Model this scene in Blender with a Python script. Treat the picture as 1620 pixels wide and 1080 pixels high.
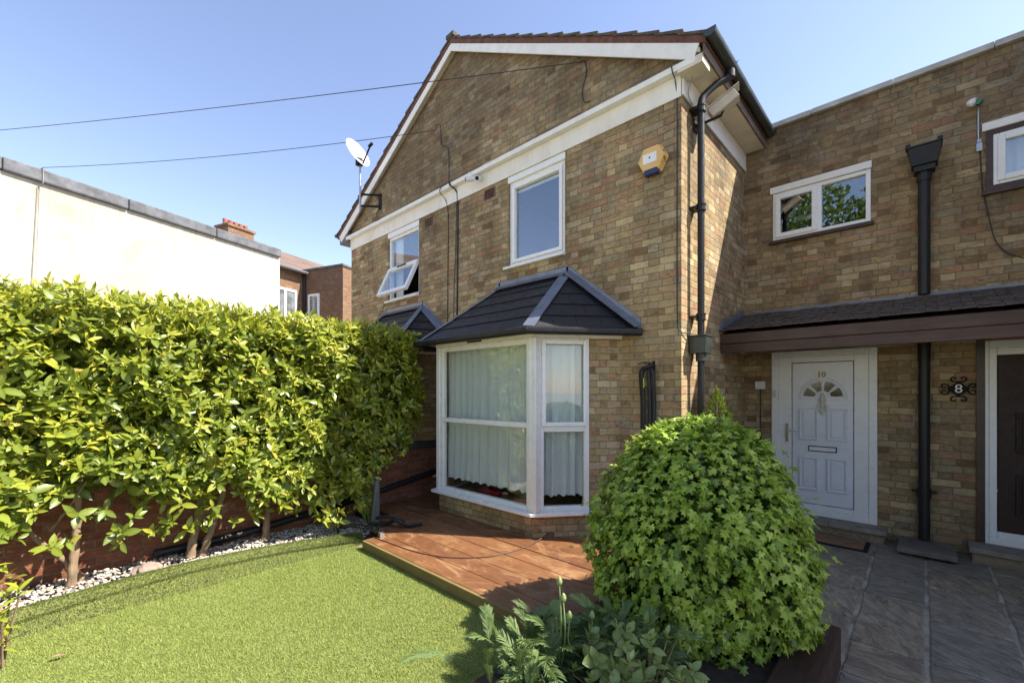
import bpy, math, random
import numpy as np
from mathutils import Vector, Matrix
R = math.radians
random.seed(7); rng = np.random.default_rng(7)
for o in list(bpy.data.objects): bpy.data.objects.remove(o)
S = bpy.context.scene
C = S.collection

# ------------------------------------------------------------------ camera
cam = bpy.data.cameras.new('camera'); camo = bpy.data.objects.new('camera', cam); C.objects.link(camo)
cam.sensor_width = 36; cam.sensor_fit = 'HORIZONTAL'
cam.lens = 689 / 1620 * 36
cam.shift_y = 79 / 1620
cam.clip_start = 0.05; cam.clip_end = 2000
camo.location = (0, 0, 1.68)
camo.rotation_euler = (R(90), 0, math.atan2(.6865, .7272))
S.camera = camo
S.render.resolution_x = 1024; S.render.resolution_y = 682
# ------------------------------------------------------------------ light
SX, SY, SZ = 1.0, .665, 1.32
ELEV = math.atan2(SZ, math.hypot(SX, SY)); AZ = math.atan2(SX, SY)
W = bpy.data.worlds.new('World'); S.world = W; W.use_nodes = True
wn = W.node_tree; bg = wn.nodes['Background']
sky = wn.nodes.new('ShaderNodeTexSky'); sky.sky_type = 'NISHITA'; sky.sun_disc = False
sky.sun_elevation = ELEV; sky.sun_rotation = AZ
sky.air_density = 1.0; sky.dust_density = .4; sky.ozone_density = 2.6
tn = wn.nodes.new('ShaderNodeMix'); tn.data_type = 'RGBA'; tn.blend_type = 'MULTIPLY'; tn.inputs[0].default_value = 1
wn.links.new(sky.outputs[0], tn.inputs[6]); tn.inputs[7].default_value = (1.2, 1.0, .95, 1)
wn.links.new(tn.outputs[2], bg.inputs[0]); bg.inputs[1].default_value = .142
sun = bpy.data.lights.new('sun', 'SUN'); sun.energy = 5.0; sun.angle = R(.55); sun.color = (1, .93, .82)
suno = bpy.data.objects.new('sun', sun); C.objects.link(suno); suno.location = (10, 10, 20)
suno.rotation_euler = Vector((SX, SY, SZ)).to_track_quat('Z', 'Y').to_euler()
S.view_settings.view_transform = 'Standard'; S.view_settings.look = 'None'; S.view_settings.gamma = 1
S.view_settings.exposure = 1.2
S.view_settings.use_curve_mapping = False
S.render.engine = 'CYCLES'
S.cycles.max_bounces = 8; S.cycles.transparent_max_bounces = 12

# ------------------------------------------------------------------ mesh kit
class MB:
    def __init__(s): s.v = []; s.f = []
    def add(s, vs, fs):
        n = len(s.v); s.v += [tuple(v) for v in vs]; s.f += [tuple(i + n for i in f) for f in fs]; return s
    def box(s, x0, x1, y0, y1, z0, z1):
        return s.add([(x0,y0,z0),(x1,y0,z0),(x1,y1,z0),(x0,y1,z0),(x0,y0,z1),(x1,y0,z1),(x1,y1,z1),(x0,y1,z1)],
                     [(0,3,2,1),(4,5,6,7),(0,1,5,4),(1,2,6,5),(2,3,7,6),(3,0,4,7)])
    def quad(s, a, b, c, d): return s.add([a, b, c, d], [(0,1,2,3)])
    def prism(s, pts, ext):      # closed polygon (3d points) extruded by vector ext
        n = len(pts); e = Vector(ext)
        vs = [Vector(p) for p in pts] + [Vector(p) + e for p in pts]
        fs = [tuple(range(n))[::-1], tuple(range(n, 2*n))] + [(i, (i+1) % n, n + (i+1) % n, n + i) for i in range(n)]
        return s.add(vs, fs)
    def beam(s, p0, p1, w, h, up=(0,0,1), off=0.):    # box along a line; w across, h along up
        p0 = Vector(p0); p1 = Vector(p1); d = (p1 - p0).normalized(); up = Vector(up)
        side = d.cross(up).normalized(); u = side.cross(d).normalized()
        vs = []
        for p in (p0, p1):
            for a, b in ((-1,0),(1,0),(1,1),(-1,1)): vs.append(p + side*a*w/2 + u*(off + b*h))
        return s.add(vs, [(0,1,2,3),(7,6,5,4),(0,4,5,1),(1,5,6,2),(2,6,7,3),(3,7,4,0)])
    def tube(s, pts, r, n=10, cap=True):
        pts = [Vector(p) for p in pts]; m = len(pts)
        rs = r if isinstance(r, (list, tuple)) else [r]*m
        base = len(s.v); prev = None
        for i, p in enumerate(pts):
            t = (pts[min(i+1, m-1)] - pts[max(i-1, 0)]).normalized()
            if prev is None: a = t.orthogonal().normalized()
            else: a = (prev - t*prev.dot(t)).normalized()
            prev = a; b = t.cross(a)
            for k in range(n):
                q = 2*math.pi*k/n; s.v.append(tuple(p + (a*math.cos(q) + b*math.sin(q))*rs[i]))
        for i in range(m-1):
            for k in range(n):
                k2 = (k+1) % n
                s.f.append((base+i*n+k, base+i*n+k2, base+(i+1)*n+k2, base+(i+1)*n+k))
        if cap:
            s.f.append(tuple(base+k for k in range(n))[::-1]); s.f.append(tuple(base+(m-1)*n+k for k in range(n)))
        return s
    def build(s, name, m, parent=None, bevel=0, smooth=False, label=None):
        o3 = world_loc(parent)
        me = bpy.data.meshes.new(name)
        me.from_pydata([(x-o3[0], y-o3[1], z-o3[2]) for x, y, z in s.v], [], s.f); me.update()
        if m: me.materials.append(m)
        if smooth:
            for p in me.polygons: p.use_smooth = True
        o = bpy.data.objects.new(name, me); C.objects.link(o)
        if parent: o.parent = parent
        if bevel:
            b = o.modifiers.new('bevel', 'BEVEL'); b.width = bevel; b.segments = 2; b.limit_method = 'ANGLE'
        elif smooth == 'auto':
            pass
        if label: o['label'] = label
        return o
def world_loc(p):
    v = Vector((0, 0, 0))
    while p: v += p.location; p = p.parent
    return v
def thing(name, loc, label, cat, group=None):
    o = bpy.data.objects.new(name, None); C.objects.link(o); o.location = loc; o.empty_display_size = .2
    o['label'] = label; o['category'] = cat
    if group: o['group'] = group
    return o
def tag(o, label=None, cat=None, kind=None, group=None):
    if label: o['label'] = label
    if cat: o['category'] = cat
    if kind: o['kind'] = kind
    if group: o['group'] = group
    return o
def cat_pts(pts, n=8):           # smooth curve through points
    P = [Vector(p) for p in pts]; P = [P[0]*2 - P[1]] + P + [P[-1]*2 - P[-2]]; out = []
    for i in range(1, len(P)-2):
        for k in range(n):
            t = k/n; a, b, c, d = P[i-1], P[i], P[i+1], P[i+2]
            out.append(.5*((2*b) + (c-a)*t + (2*a-5*b+4*c-d)*t*t + (-a+3*b-3*c+d)*t**3))
    out.append(P[-2]); return out
def np_mesh(name, V, F, m, parent=None, attrs=None, smooth=True):
    V = np.asarray(V, dtype=np.float32) - np.array(world_loc(parent), dtype=np.float32)
    F = np.asarray(F, dtype=np.int32); k = F.shape[1]
    me = bpy.data.meshes.new(name); me.vertices.add(len(V)); me.vertices.foreach_set('co', V.ravel())
    me.loops.add(F.size); me.loops.foreach_set('vertex_index', F.ravel())
    me.polygons.add(len(F)); me.polygons.foreach_set('loop_start', np.arange(0, F.size, k, dtype=np.int32))
    me.polygons.foreach_set('use_smooth', np.full(len(F), smooth, dtype=bool))
    if attrs:
        for n, a in attrs.items():
            at = me.attributes.new(n, 'FLOAT', 'POINT'); at.data.foreach_set('value', np.asarray(a, dtype=np.float32))
    me.update(calc_edges=True); me.validate()
    if m: me.materials.append(m)
    o = bpy.data.objects.new(name, me); C.objects.link(o)
    if parent: o.parent = parent
    return o
def scatter(tv, tf, pos, Mx, sc):    # template verts (n,3), faces (f,k), positions (N,3), matrices (N,3,3) columns = axes, scales (N,) or (N,3)
    tv = np.asarray(tv, float); tf = np.asarray(tf); N = len(pos); n = len(tv)
    sc = np.asarray(sc, float)
    if sc.ndim == 1: sc = np.repeat(sc[:, None], 3, 1)
    V = np.einsum('nij,nkj->nki', Mx, tv[None]*sc[:, None, :]) + pos[:, None, :]
    F = (tf[None] + (np.arange(N)*n)[:, None, None]).reshape(-1, tf.shape[1])
    return V.reshape(-1, 3), F
def unit(a): return a/np.maximum(np.linalg.norm(a, axis=-1, keepdims=True), 1e-9)
def frames(ydir, zhint):
    y = unit(ydir); z = zhint - (zhint*y).sum(-1, keepdims=True)*y; z = unit(z); x = np.cross(y, z)
    return np.stack([x, y, z], axis=-1)

# ------------------------------------------------------------------ materials
class N:
    def __init__(s, name):
        s.m = bpy.data.materials.new(name); s.m.use_nodes = True; s.t = s.m.node_tree
        s.b = s.t.nodes['Principled BSDF']; s.out = s.t.nodes['Material Output']
    def set(s, inp, v):
        i = s.b.inputs[inp]
        if hasattr(v, 'is_linked'): s.t.links.new(v, i)
        else: i.default_value = (*v, 1) if isinstance(v, tuple) and len(v) == 3 else v
        return s
    def node(s, typ, ins=None, **kw):
        n = s.t.nodes.new(typ)
        for k, v in kw.items(): setattr(n, k, v)
        for k, v in (ins or {}).items():
            i = n.inputs[k]
            if hasattr(v, 'is_linked'): s.t.links.new(v, i)
            else: i.default_value = (*v, 1) if isinstance(v, tuple) and len(v) == 3 and i.type == 'RGBA' else v
        return n
    def pos(s): return s.node('ShaderNodeNewGeometry').outputs['Position']
    def obj(s): return s.node('ShaderNodeTexCoord').outputs['Object']
    def math(s, op, a, b=0., c=None):
        ins = {0: a, 1: b}
        if c is not None: ins[2] = c
        return s.node('ShaderNodeMath', ins, operation=op).outputs[0]
    def noise(s, vec, scale, detail=4, rough=.55, dist=0):
        return s.node('ShaderNodeTexNoise', {'Vector': vec, 'Scale': scale, 'Detail': detail, 'Roughness': rough, 'Distortion': dist}).outputs['Fac']
    def scl(s, vec, v): return s.node('ShaderNodeVectorMath', {0: vec, 1: v}, operation='MULTIPLY').outputs[0]
    def ramp(s, f, stops, interp='LINEAR'):
        n = s.node('ShaderNodeValToRGB', {0: f}); cr = n.color_ramp; cr.interpolation = interp
        while len(cr.elements) < len(stops): cr.elements.new(.5)
        for e, (p, c) in zip(cr.elements, stops): e.position = p; e.color = (*c, 1) if len(c) == 3 else c
        return n.outputs[0]
    def mix(s, f, a, b, mode='MIX'):
        n = s.node('ShaderNodeMix', data_type='RGBA', blend_type=mode)
        for i, v in ((0, f), (6, a), (7, b)):
            if hasattr(v, 'is_linked'): s.t.links.new(v, n.inputs[i])
            else: n.inputs[i].default_value = (*v, 1) if isinstance(v, tuple) and len(v) == 3 else v
        return n.outputs[2]
    def map(s, f, a0, a1, b0, b1): return s.node('ShaderNodeMapRange', {0: f, 1: a0, 2: a1, 3: b0, 4: b1}).outputs[0]
    def bump(s, h, strength=.4, dist=.01):
        s.set('Normal', s.node('ShaderNodeBump', {'Height': h, 'Strength': strength, 'Distance': dist}).outputs[0]); return s

def plain(name, col, rough=.5, var=.12, scale=6., metal=0., bump=.08, bscale=60., spec=.5):
    n = N(name); p = n.pos()
    f = n.noise(p, scale, 6, .6)
    c0 = tuple(c*(1-var) for c in col); c1 = tuple(min(1, c*(1+var)) for c in col)
    n.set('Base Color', n.ramp(f, [(.3, c0), (.7, c1)])); n.set('Metallic', metal)
    n.set('Roughness', n.map(n.noise(p, scale*3, 3), .3, .7, max(rough-.08, .03), min(rough+.1, 1)))
    n.b.inputs['Specular IOR Level'].default_value = spec
    if bump: n.bump(n.noise(p, bscale, 3), bump, .003)
    return n.m

def brick_mat(name, cols, mortar, stain=.5, dirt=(.05,.04,.03), L=.225, H=.075, wob=.004, ang=0., flemish=True, soldier=False, lowgrime=0., topsoot=False):
    n = N(name); p = n.pos()
    if ang:
        p = n.node('ShaderNodeVectorRotate', {'Vector': p, 'Angle': -ang}, rotation_type='Z_AXIS').outputs[0]
    sx = n.node('ShaderNodeSeparateXYZ', {0: p}).outputs
    wn1 = n.math('MULTIPLY', n.math('SUBTRACT', n.noise(p, 9, 3), .5), wob*4)
    wn2 = n.math('MULTIPLY', n.math('SUBTRACT', n.noise(n.scl(p, (1.1, 1.1, 1.7)), 7, 3), .5), wob*3)
    u = n.math('ADD', n.math('ADD', sx[0], sx[1]), wn1); v = n.math('ADD', sx[2], wn2)
    if soldier: u, v = v, u
    row = n.math('FLOOR', n.math('DIVIDE', v, H)); vf = n.math('SUBTRACT', v, n.math('MULTIPLY', row, H))
    par = n.math('ABSOLUTE', n.math('MODULO', row, 2.))
    T = L*1.5 if flemish else L
    # random shift of each row so the bond never lines up exactly
    rs = n.node('ShaderNodeTexWhiteNoise', {'W': row}, noise_dimensions='1D').outputs['Value']
    uu = n.math('ADD', u, n.math('ADD', n.math('MULTIPLY', par, T/2), n.math('MULTIPLY', rs, .03 if flemish else .012)))
    cell = n.math('FLOOR', n.math('DIVIDE', uu, T)); f = n.math('SUBTRACT', uu, n.math('MULTIPLY', cell, T))
    if flemish:
        isH = n.math('GREATER_THAN', f, L)
        loc = n.math('SUBTRACT', f, n.math('MULTIPLY', isH, L)); wid = n.math('SUBTRACT', L, n.math('MULTIPLY', isH, L/2))
        cid = n.math('ADD', n.math('MULTIPLY', cell, 2.), isH)
    else: loc, wid, cid = f, L, cell
    du = n.math('MINIMUM', loc, n.math('SUBTRACT', wid, loc)); dv = n.math('MINIMUM', vf, n.math('SUBTRACT', H, vf))
    d = n.math('MINIMUM', du, dv)
    face = n.map(d, .002, .0065, 0., 1.)
    idv = n.node('ShaderNodeCombineXYZ', {0: cid, 1: row, 2: 3.3}).outputs[0]
    wnz = n.node('ShaderNodeTexWhiteNoise', {'Vector': idv}, noise_dimensions='3D').outputs
    k = len(cols); col = n.ramp(wnz['Value'], [(i/max(k-1, 1)*.98+.01, c) for i, c in enumerate(cols)])
    w2 = n.node('ShaderNodeTexWhiteNoise', {'Vector': n.node('ShaderNodeCombineXYZ', {0: cid, 1: row, 2: 9.1}).outputs[0]}, noise_dimensions='3D').outputs['Value']
    # wear inside each brick: soot-dark and pale mottling, different on every brick
    off = n.node('ShaderNodeVectorMath', {0: p, 1: n.scl(wnz['Color'], (.6, .6, .6))}, operation='ADD').outputs[0]
    nf = n.noise(n.scl(off, (1, 1, 1.8)), 17, 7, .72)
    col = n.mix(n.math('MULTIPLY', n.map(nf, .46, .66, 0., .75), n.map(w2, .1, 1., .25, 1.)), col, (.085,.06,.04))
    col = n.mix(n.map(nf, .44, .28, 0., .55), col, (.46,.40,.29))
    col = n.mix(n.map(n.noise(p, 110, 4, .8), .3, .7, 0, .6), col, (.5,.45,.38), 'OVERLAY')
    mcol = n.mix(n.map(n.noise(p, 5, 6, .7), .35, .65, 0, 1), mortar, tuple(c*1.9 for c in mortar))
    hide = n.map(n.noise(p, 3.3, 6, .75), .45, .62, 0., .6)
    col = n.mix(n.math('MAXIMUM', face, hide), mcol, col)
    # soot and streaks
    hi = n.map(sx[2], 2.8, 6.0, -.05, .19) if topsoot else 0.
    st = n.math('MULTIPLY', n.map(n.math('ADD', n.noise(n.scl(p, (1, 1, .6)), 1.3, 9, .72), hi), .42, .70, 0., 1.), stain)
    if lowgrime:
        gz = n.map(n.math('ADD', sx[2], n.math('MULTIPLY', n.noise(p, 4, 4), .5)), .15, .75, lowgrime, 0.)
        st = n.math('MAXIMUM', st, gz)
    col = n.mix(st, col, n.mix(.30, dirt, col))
    # pale efflorescence here and there
    ef = n.map(n.noise(p, 2.3, 8, .75, 1.), .57, .72, 0., .45)
    col = n.mix(ef, col, (.42,.39,.33))
    n.set('Base Color', col); n.set('Roughness', .93); n.b.inputs['Specular IOR Level'].default_value = .2
    h = n.math('ADD', n.math('MULTIPLY', face, .8), n.math('ADD', n.math('MULTIPLY', n.noise(p, 60, 5, .7), .35), n.math('MULTIPLY', wnz['Value'], .25)))
    n.bump(h, .75, .008)
    return n.m

STOCK = [(.22,.14,.07), (.46,.34,.18), (.30,.22,.125), (.56,.44,.26), (.24,.16,.09), (.42,.31,.17), (.38,.215,.13), (.50,.41,.27), (.28,.22,.14), (.38,.27,.14), (.33,.27,.18)]
STOCK = [(r*.99, g*1.02, b*.98) for r, g, b in STOCK]
M = {}
M['brick'] = brick_mat('stock_brick', [(c[0]*1.1, c[1]*1.1, c[2]*1.1) for c in STOCK], (.16,.12,.08), .85, wob=.008, lowgrime=.0, topsoot=True)
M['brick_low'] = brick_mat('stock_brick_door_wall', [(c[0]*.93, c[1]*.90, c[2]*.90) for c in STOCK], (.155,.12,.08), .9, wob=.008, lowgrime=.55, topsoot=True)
M['red_brick'] = brick_mat('red_brick', [(.24,.085,.045), (.30,.12,.065), (.20,.07,.04), (.27,.10,.06)], (.16,.13,.10), .4, flemish=False)
M['coping_brick'] = brick_mat('engineering_brick', [(.05,.052,.062), (.075,.075,.085), (.06,.055,.06)], (.10,.09,.08), .2, flemish=False, H=.075, L=.3, soldier=True)
M['far_brick'] = brick_mat('far_brown_brick', [(.23,.135,.08), (.19,.11,.07), (.28,.17,.10)], (.18,.14,.10), .35, ang=R(19.5), flemish=True)
M['upvc'] = plain('white_plastic', (.80,.80,.78), .28, .03, 3, bump=.02)
M['door_white'] = plain('door_white', (.74,.76,.80), .3, .03, 3, bump=.02)
M['white_paint'] = plain('white_painted_board', (.78,.76,.70), .5, .07, 9, bump=.15)
def dirty_white():
    n = N('weathered_white_board'); p = n.pos()
    st = n.map(n.noise(n.scl(p, (1, 1, .5)), 2.4, 7, .7), .45, .75, 0., .55)
    n.set('Base Color', n.mix(st, (.78,.75,.67), (.50,.42,.28))); n.set('Roughness', .55)
    n.bump(n.noise(p, 40, 4), .12, .003); return n.m
M['band'] = dirty_white()
M['soffit'] = plain('soffit_board', (.62,.56,.43), .6, .14, 5, bump=.1)
M['black_plastic'] = plain('black_plastic', (.018,.018,.019), .42, .25, 8, bump=.05, spec=.35)
M['old_gutter'] = plain('weathered_gutter', (.035,.042,.036), .42, .5, 6, bump=.25)
M['lead'] = plain('lead_flashing', (.17,.19,.235), .42, .22, 7, metal=.35, bump=.3, bscale=25)
M['metal'] = plain('galvanised_metal', (.45,.45,.45), .35, .15, 10, metal=.9)
M['chrome'] = plain('chrome', (.6,.6,.62), .18, .05, 5, metal=1)
M['concrete'] = plain('concrete', (.15,.135,.11), .85, .3, 8, bump=.5, bscale=50)
M['coping'] = plain('coping_stone', (.42,.41,.37), .8, .3, 5, bump=.4)
M['felt'] = plain('dark_roof_felt', (.11,.115,.125), .75, .4, 5, bump=.5, bscale=12)
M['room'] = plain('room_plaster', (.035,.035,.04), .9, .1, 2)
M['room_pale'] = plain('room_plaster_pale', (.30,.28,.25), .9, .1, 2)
M['tile_red'] = plain('verge_tile', (.13,.055,.035), .8, .45, 14, bump=.5)
M['terracotta'] = plain('terracotta', (.30,.10,.06), .7, .2, 14)
M['cable'] = plain('black_cable', (.02,.02,.02), .5, .2, 5, bump=0)
M['cable_grey'] = plain('grey_cable', (.25,.24,.22), .6, .2, 5, bump=0)
M['brown_paint'] = plain('brown_timber_paint', (.05,.024,.014), .4, .35, 12, bump=.3)
M['brown_door'] = plain('dark_brown_door', (.028,.010,.006), .6, .3, 8, bump=.15, bscale=30)
M['yellow_plastic'] = plain('yellow_plastic', (.72,.45,.15), .4, .08, 6)
M['blue_plastic'] = plain('navy_plastic', (.02,.03,.10), .3, .1, 6)
M['white_plastic2'] = plain('white_casing', (.72,.72,.70), .4, .06, 5)
M['beige_metal'] = plain('beige_casing', (.52,.46,.36), .45, .12, 8)
M['dark'] = plain('dark_void', (.012,.01,.009), .9, .1, 5)
M['brass'] = plain('brass', (.20,.12,.04), .35, .15, 20, metal=.9)
M['iron'] = plain('black_iron', (.014,.011,.010), .7, .2, 20, spec=.25)
M['red_plastic'] = plain('red_plastic', (.45,.02,.02), .4, .1, 6)
M['green_plastic'] = plain('green_plastic', (.03,.18,.10), .4, .1, 6)
M['bark'] = None

def timber(name, cols, axis='x', rough=.5, grain=1., board=None, algae=0.):
    n = N(name); p = n.obj() if False else n.pos()
    sv = {'x': (1.2, 26, 26), 'y': (26, 1.2, 26), 'z': (26, 26, 1.2)}[axis]
    g = n.noise(n.scl(p, sv), 1.6, 8, .65, .6)
    col = n.ramp(g, [(.2+i*.6/(len(cols)-1), c) for i, c in enumerate(cols)])
    blot = n.noise(p, 3.2, 6, .7)
    col = n.mix(n.map(blot, .4, .75, 0., .6), col, cols[0])
    if board:   # tone change from board to board
        s = n.node('ShaderNodeSeparateXYZ', {0: p}).outputs
        bid = n.math('FLOOR', n.math('DIVIDE', n.math('SUBTRACT', s[1], board[0]), board[1]))
        w = n.node('ShaderNodeTexWhiteNoise', {'W': bid}, noise_dimensions='1D').outputs['Value']
        col = n.mix(n.map(w, 0, 1, 0, .45), col, cols[-1])
        mk = n.map(n.noise(n.scl(p, (1, 1.6, 1)), 2.6, 9, .75, 1.2), .50, .66, 0., .8)
        col = n.mix(mk, col, (.40,.23,.11))
        mk2 = n.map(n.noise(n.scl(p, (1, 2.2, 1)), 4.1, 9, .8, .8), .55, .68, 0., .75)
        col = n.mix(mk2, col, (.08,.035,.025))
    n.set('Base Color', col)
    n.set('Roughness', n.map(n.noise(p, 7, 5), .3, .7, rough-.12, rough+.15))
    n.bump(n.math('ADD', g, n.math('MULTIPLY', n.noise(p, 120, 3), .3)), .35*grain, .004)
    return n.m
M['deck'] = timber('stained_decking', [(.085,.034,.018), (.18,.075,.032), (.27,.125,.05)], 'x', .42, board=(2.28, .25))
M['deck_edge'] = timber('green_timber_edge', [(.11,.08,.03), (.20,.145,.05), (.27,.17,.07)], 'x', .7)
M['planter'] = timber('dark_stained_sleeper', [(.018,.010,.008), (.05,.024,.017), (.085,.042,.03)], 'y', .55, 1.5)
M['fascia_wood'] = timber('brown_fascia', [(.035,.018,.012), (.075,.038,.026), (.12,.068,.048)], 'x', .5)
M['floor_wood'] = timber('room_floorboards', [(.22,.12,.055), (.38,.22,.10), (.45,.28,.14)], 'x', .35)
M['bark'] = timber('laurel_bark', [(.13,.085,.05), (.26,.18,.11), (.38,.28,.18)], 'z', .85, 1.4)

def glass(name, refl=.16, tint=(.93,.96,.95)):
    n = N(name); t = n.t
    tr = n.node('ShaderNodeBsdfTransparent', {'Color': tint}); gl = n.node('ShaderNodeBsdfGlossy', {'Roughness': .0, 'Color': (.95,.97,1.)})
    wav = n.node('ShaderNodeBump', {'Height': n.noise(n.pos(), 1.3, 2), 'Strength': .05, 'Distance': .02}).outputs[0]
    t.links.new(wav, gl.inputs['Normal'])
    bf = n.node('ShaderNodeNewGeometry').outputs['Backfacing']; fr = n.node('ShaderNodeFresnel', {'IOR': n.map(bf, 0, 1, 1.5, 1/1.5)}).outputs[0]
    f = n.math('ADD', n.math('MULTIPLY', fr, .85), refl)
    mx = n.node('ShaderNodeMixShader', {0: f}); t.links.new(tr.outputs[0], mx.inputs[1]); t.links.new(gl.outputs[0], mx.inputs[2])
    t.links.new(mx.outputs[0], n.out.inputs['Surface']); return n.m
M['glass'] = glass('window_glass', .12)
M['glass_bay'] = glass('bay_window_glass', .025)
M['glass_door'] = glass('fanlight_glass', .25, (.5,.5,.45))

def curtain_mat():
    n = N('net_curtain'); p = n.pos(); s = n.node('ShaderNodeSeparateXYZ', {0: p}).outputs
    lace = n.node('ShaderNodeTexVoronoi', {'Vector': p, 'Scale': 60.}, feature='DISTANCE_TO_EDGE').outputs['Distance']
    band = n.math('MULTIPLY', n.map(s[2], .82, .70, 0., 1.), n.map(lace, .02, .12, 1., 0.))
    n.set('Base Color', n.mix(band, (.78,.79,.78), (.95,.95,.96))); n.set('Roughness', .9)
    tl = n.node('ShaderNodeBsdfTranslucent', {'Color': (.75,.76,.76)})
    mx = n.node('ShaderNodeMixShader', {0: .12}); n.t.links.new(n.b.outputs[0], mx.inputs[1]); n.t.links.new(tl.outputs[0], mx.inputs[2])
    n.t.links.new(mx.outputs[0], n.out.inputs['Surface']); return n.m
M['curtain'] = curtain_mat()

def leafmat(name, cols, rough=.38, trans=.3, tcol=(.35,.5,.05), spec=.5, veins=True):
    n = N(name); a = n.node('ShaderNodeAttribute', attribute_name='tint').outputs['Fac']
    col = n.ramp(a, [(i/(len(cols)-1), c) for i, c in enumerate(cols)])
    p = n.pos()
    col = n.mix(n.map(n.noise(p, 45, 3), .35, .7, 0, .25), col, (.16,.15,.03))
    e = n.node('ShaderNodeAttribute', attribute_name='mid').outputs['Fac']
    if veins: col = n.mix(n.map(e, .0, 1., 0., .22), col, (.45,.50,.18))
    n.set('Base Color', col); n.set('Roughness', n.map(n.noise(p, 25, 2), .3, .7, rough-.1, rough+.12)); n.b.inputs['Specular IOR Level'].default_value = spec
    tl = n.node('ShaderNodeBsdfTranslucent', {'Color': n.mix(.5, col, tcol)})
    mx = n.node('ShaderNodeMixShader', {0: trans}); n.t.links.new(n.b.outputs[0], mx.inputs[1]); n.t.links.new(tl.outputs[0], mx.inputs[2])
    n.t.links.new(mx.outputs[0], n.out.inputs['Surface']); return n.m
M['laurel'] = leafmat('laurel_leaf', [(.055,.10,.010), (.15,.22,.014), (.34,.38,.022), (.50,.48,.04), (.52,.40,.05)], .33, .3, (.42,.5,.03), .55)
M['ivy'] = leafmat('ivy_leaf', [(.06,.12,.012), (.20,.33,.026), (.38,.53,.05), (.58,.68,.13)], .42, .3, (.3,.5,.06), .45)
M['poppy'] = leafmat('poppy_leaf', [(.05,.10,.045), (.11,.19,.07), (.24,.34,.11)], .6, .25, (.25,.4,.08), .3)
M['shrub'] = leafmat('shrub_leaf', [(.11,.17,.05), (.22,.31,.09), (.38,.44,.17)], .35, .25, (.35,.45,.1), .5)
M['conifer'] = leafmat('conifer_leaf', [(.05,.10,.012), (.14,.20,.02), (.25,.29,.03)], .6, .2, (.3,.4,.05), .3, False)
M['tree_leaf'] = leafmat('tree_leaf', [(.03,.06,.012), (.07,.12,.02), (.12,.18,.03)], .5, .35, (.25,.4,.05), .4, False)
def grass_mat(name, lo, hi):
    n = N(name); a = n.node('ShaderNodeAttribute', attribute_name='tint').outputs['Fac']
    col = n.ramp(a, [(0, lo), (.55, hi), (.8, (hi[0]*1.15, hi[1]*1.02, hi[2]*1.2)), (1, (.50,.44,.24))])
    n.set('Base Color', n.mix(n.map(n.noise(n.pos(), 1.6, 4), .35, .7, 0, .3), col, (.36,.39,.12) if lo[0] > .1 else (.2,.24,.06)))
    n.set('Roughness', .5); n.b.inputs['Specular IOR Level'].default_value = .3
    tl = n.node('ShaderNodeBsdfTranslucent', {'Color': col})
    mx = n.node('ShaderNodeMixShader', {0: .25}); n.t.links.new(n.b.outputs[0], mx.inputs[1]); n.t.links.new(tl.outputs[0], mx.inputs[2])
    n.t.links.new(mx.outputs[0], n.out.inputs['Surface']); return n.m
M['turf'] = grass_mat('turf_blade', (.16,.23,.045), (.35,.42,.10))
M['turf_dark'] = grass_mat('turf_edging_blade', (.05,.08,.015), (.18,.22,.045))
M['turf_base'] = plain('turf_backing', (.16,.18,.05), .9, .3, 40, bump=.5)

# ------------------------------------------------------------------ key dimensions (metres; facade runs along x, camera at origin)
YF, XR, XL = 4.364, -1.771, -8.784      # gable facade plane, its right corner, its left corner
YD = 6.5                                 # door wall plane
APX, APZ, SLOPE = -5.33, 7.15, .547      # roof apex x, height, slope
def roofz(x, cx=APX): return APZ - SLOPE*abs(x - cx)

# ================================================================== SETTING
def flags_mat():
    n = N('stone_flags'); p = n.pos(); sx = n.node('ShaderNodeSeparateXYZ', {0: p}).outputs
    a = n.node('ShaderNodeAttribute', attribute_name='tint').outputs['Fac']
    rv = n.node('ShaderNodeVectorRotate', {'Vector': p, 'Angle': n.map(a, 0, 1, -.3, 1.1)}, rotation_type='Z_AXIS').outputs[0]
    g = n.noise(n.node('ShaderNodeVectorMath', {0: n.scl(rv, (3.0, 8., 3.)), 1: n.node('ShaderNodeCombineXYZ', {0: n.math('MULTIPLY', a, 37.), 1: 0., 2: 0.}).outputs[0]}, operation='ADD').outputs[0], 1.5, 11, .78, 1.6)
    base = n.ramp(a, [(0, (.31,.275,.20)), (.3, (.39,.315,.21)), (.6, (.31,.28,.22)), (1, (.42,.34,.22))])
    col = n.mix(n.map(g, .40, .62, 0, .85), base, (.085,.072,.062))
    col = n.mix(n.map(n.noise(p, 3.1, 8, .75), .55, .75, 0, .5), col, (.30,.28,.25))
    col = n.mix(n.map(n.noise(p, 1.7, 6, .7), .55, .7, 0, .5), col, (.17,.11,.07))
    n.set('Base Color', col); n.set('Roughness', n.map(g, .3, .7, .5, .75))
    n.bump(n.math('ADD', g, n.math('MULTIPLY', n.noise(p, 50, 4), .2)), .9, .018); return n.m
M['flags'] = flags_mat()
M['mortar'] = plain('pointing_mortar', (.33,.295,.22), .9, .6, 5, bump=.8, bscale=35)
M['road'] = plain('asphalt', (.10,.10,.10), .9, .2, 3, bump=.4)
M['soil'] = plain('soil', (.035,.025,.018), .95, .4, 20, bump=.8, bscale=40)
M['pavement'] = plain('concrete_pavement', (.45,.42,.37), .9, .15, 2, bump=.3)

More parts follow.
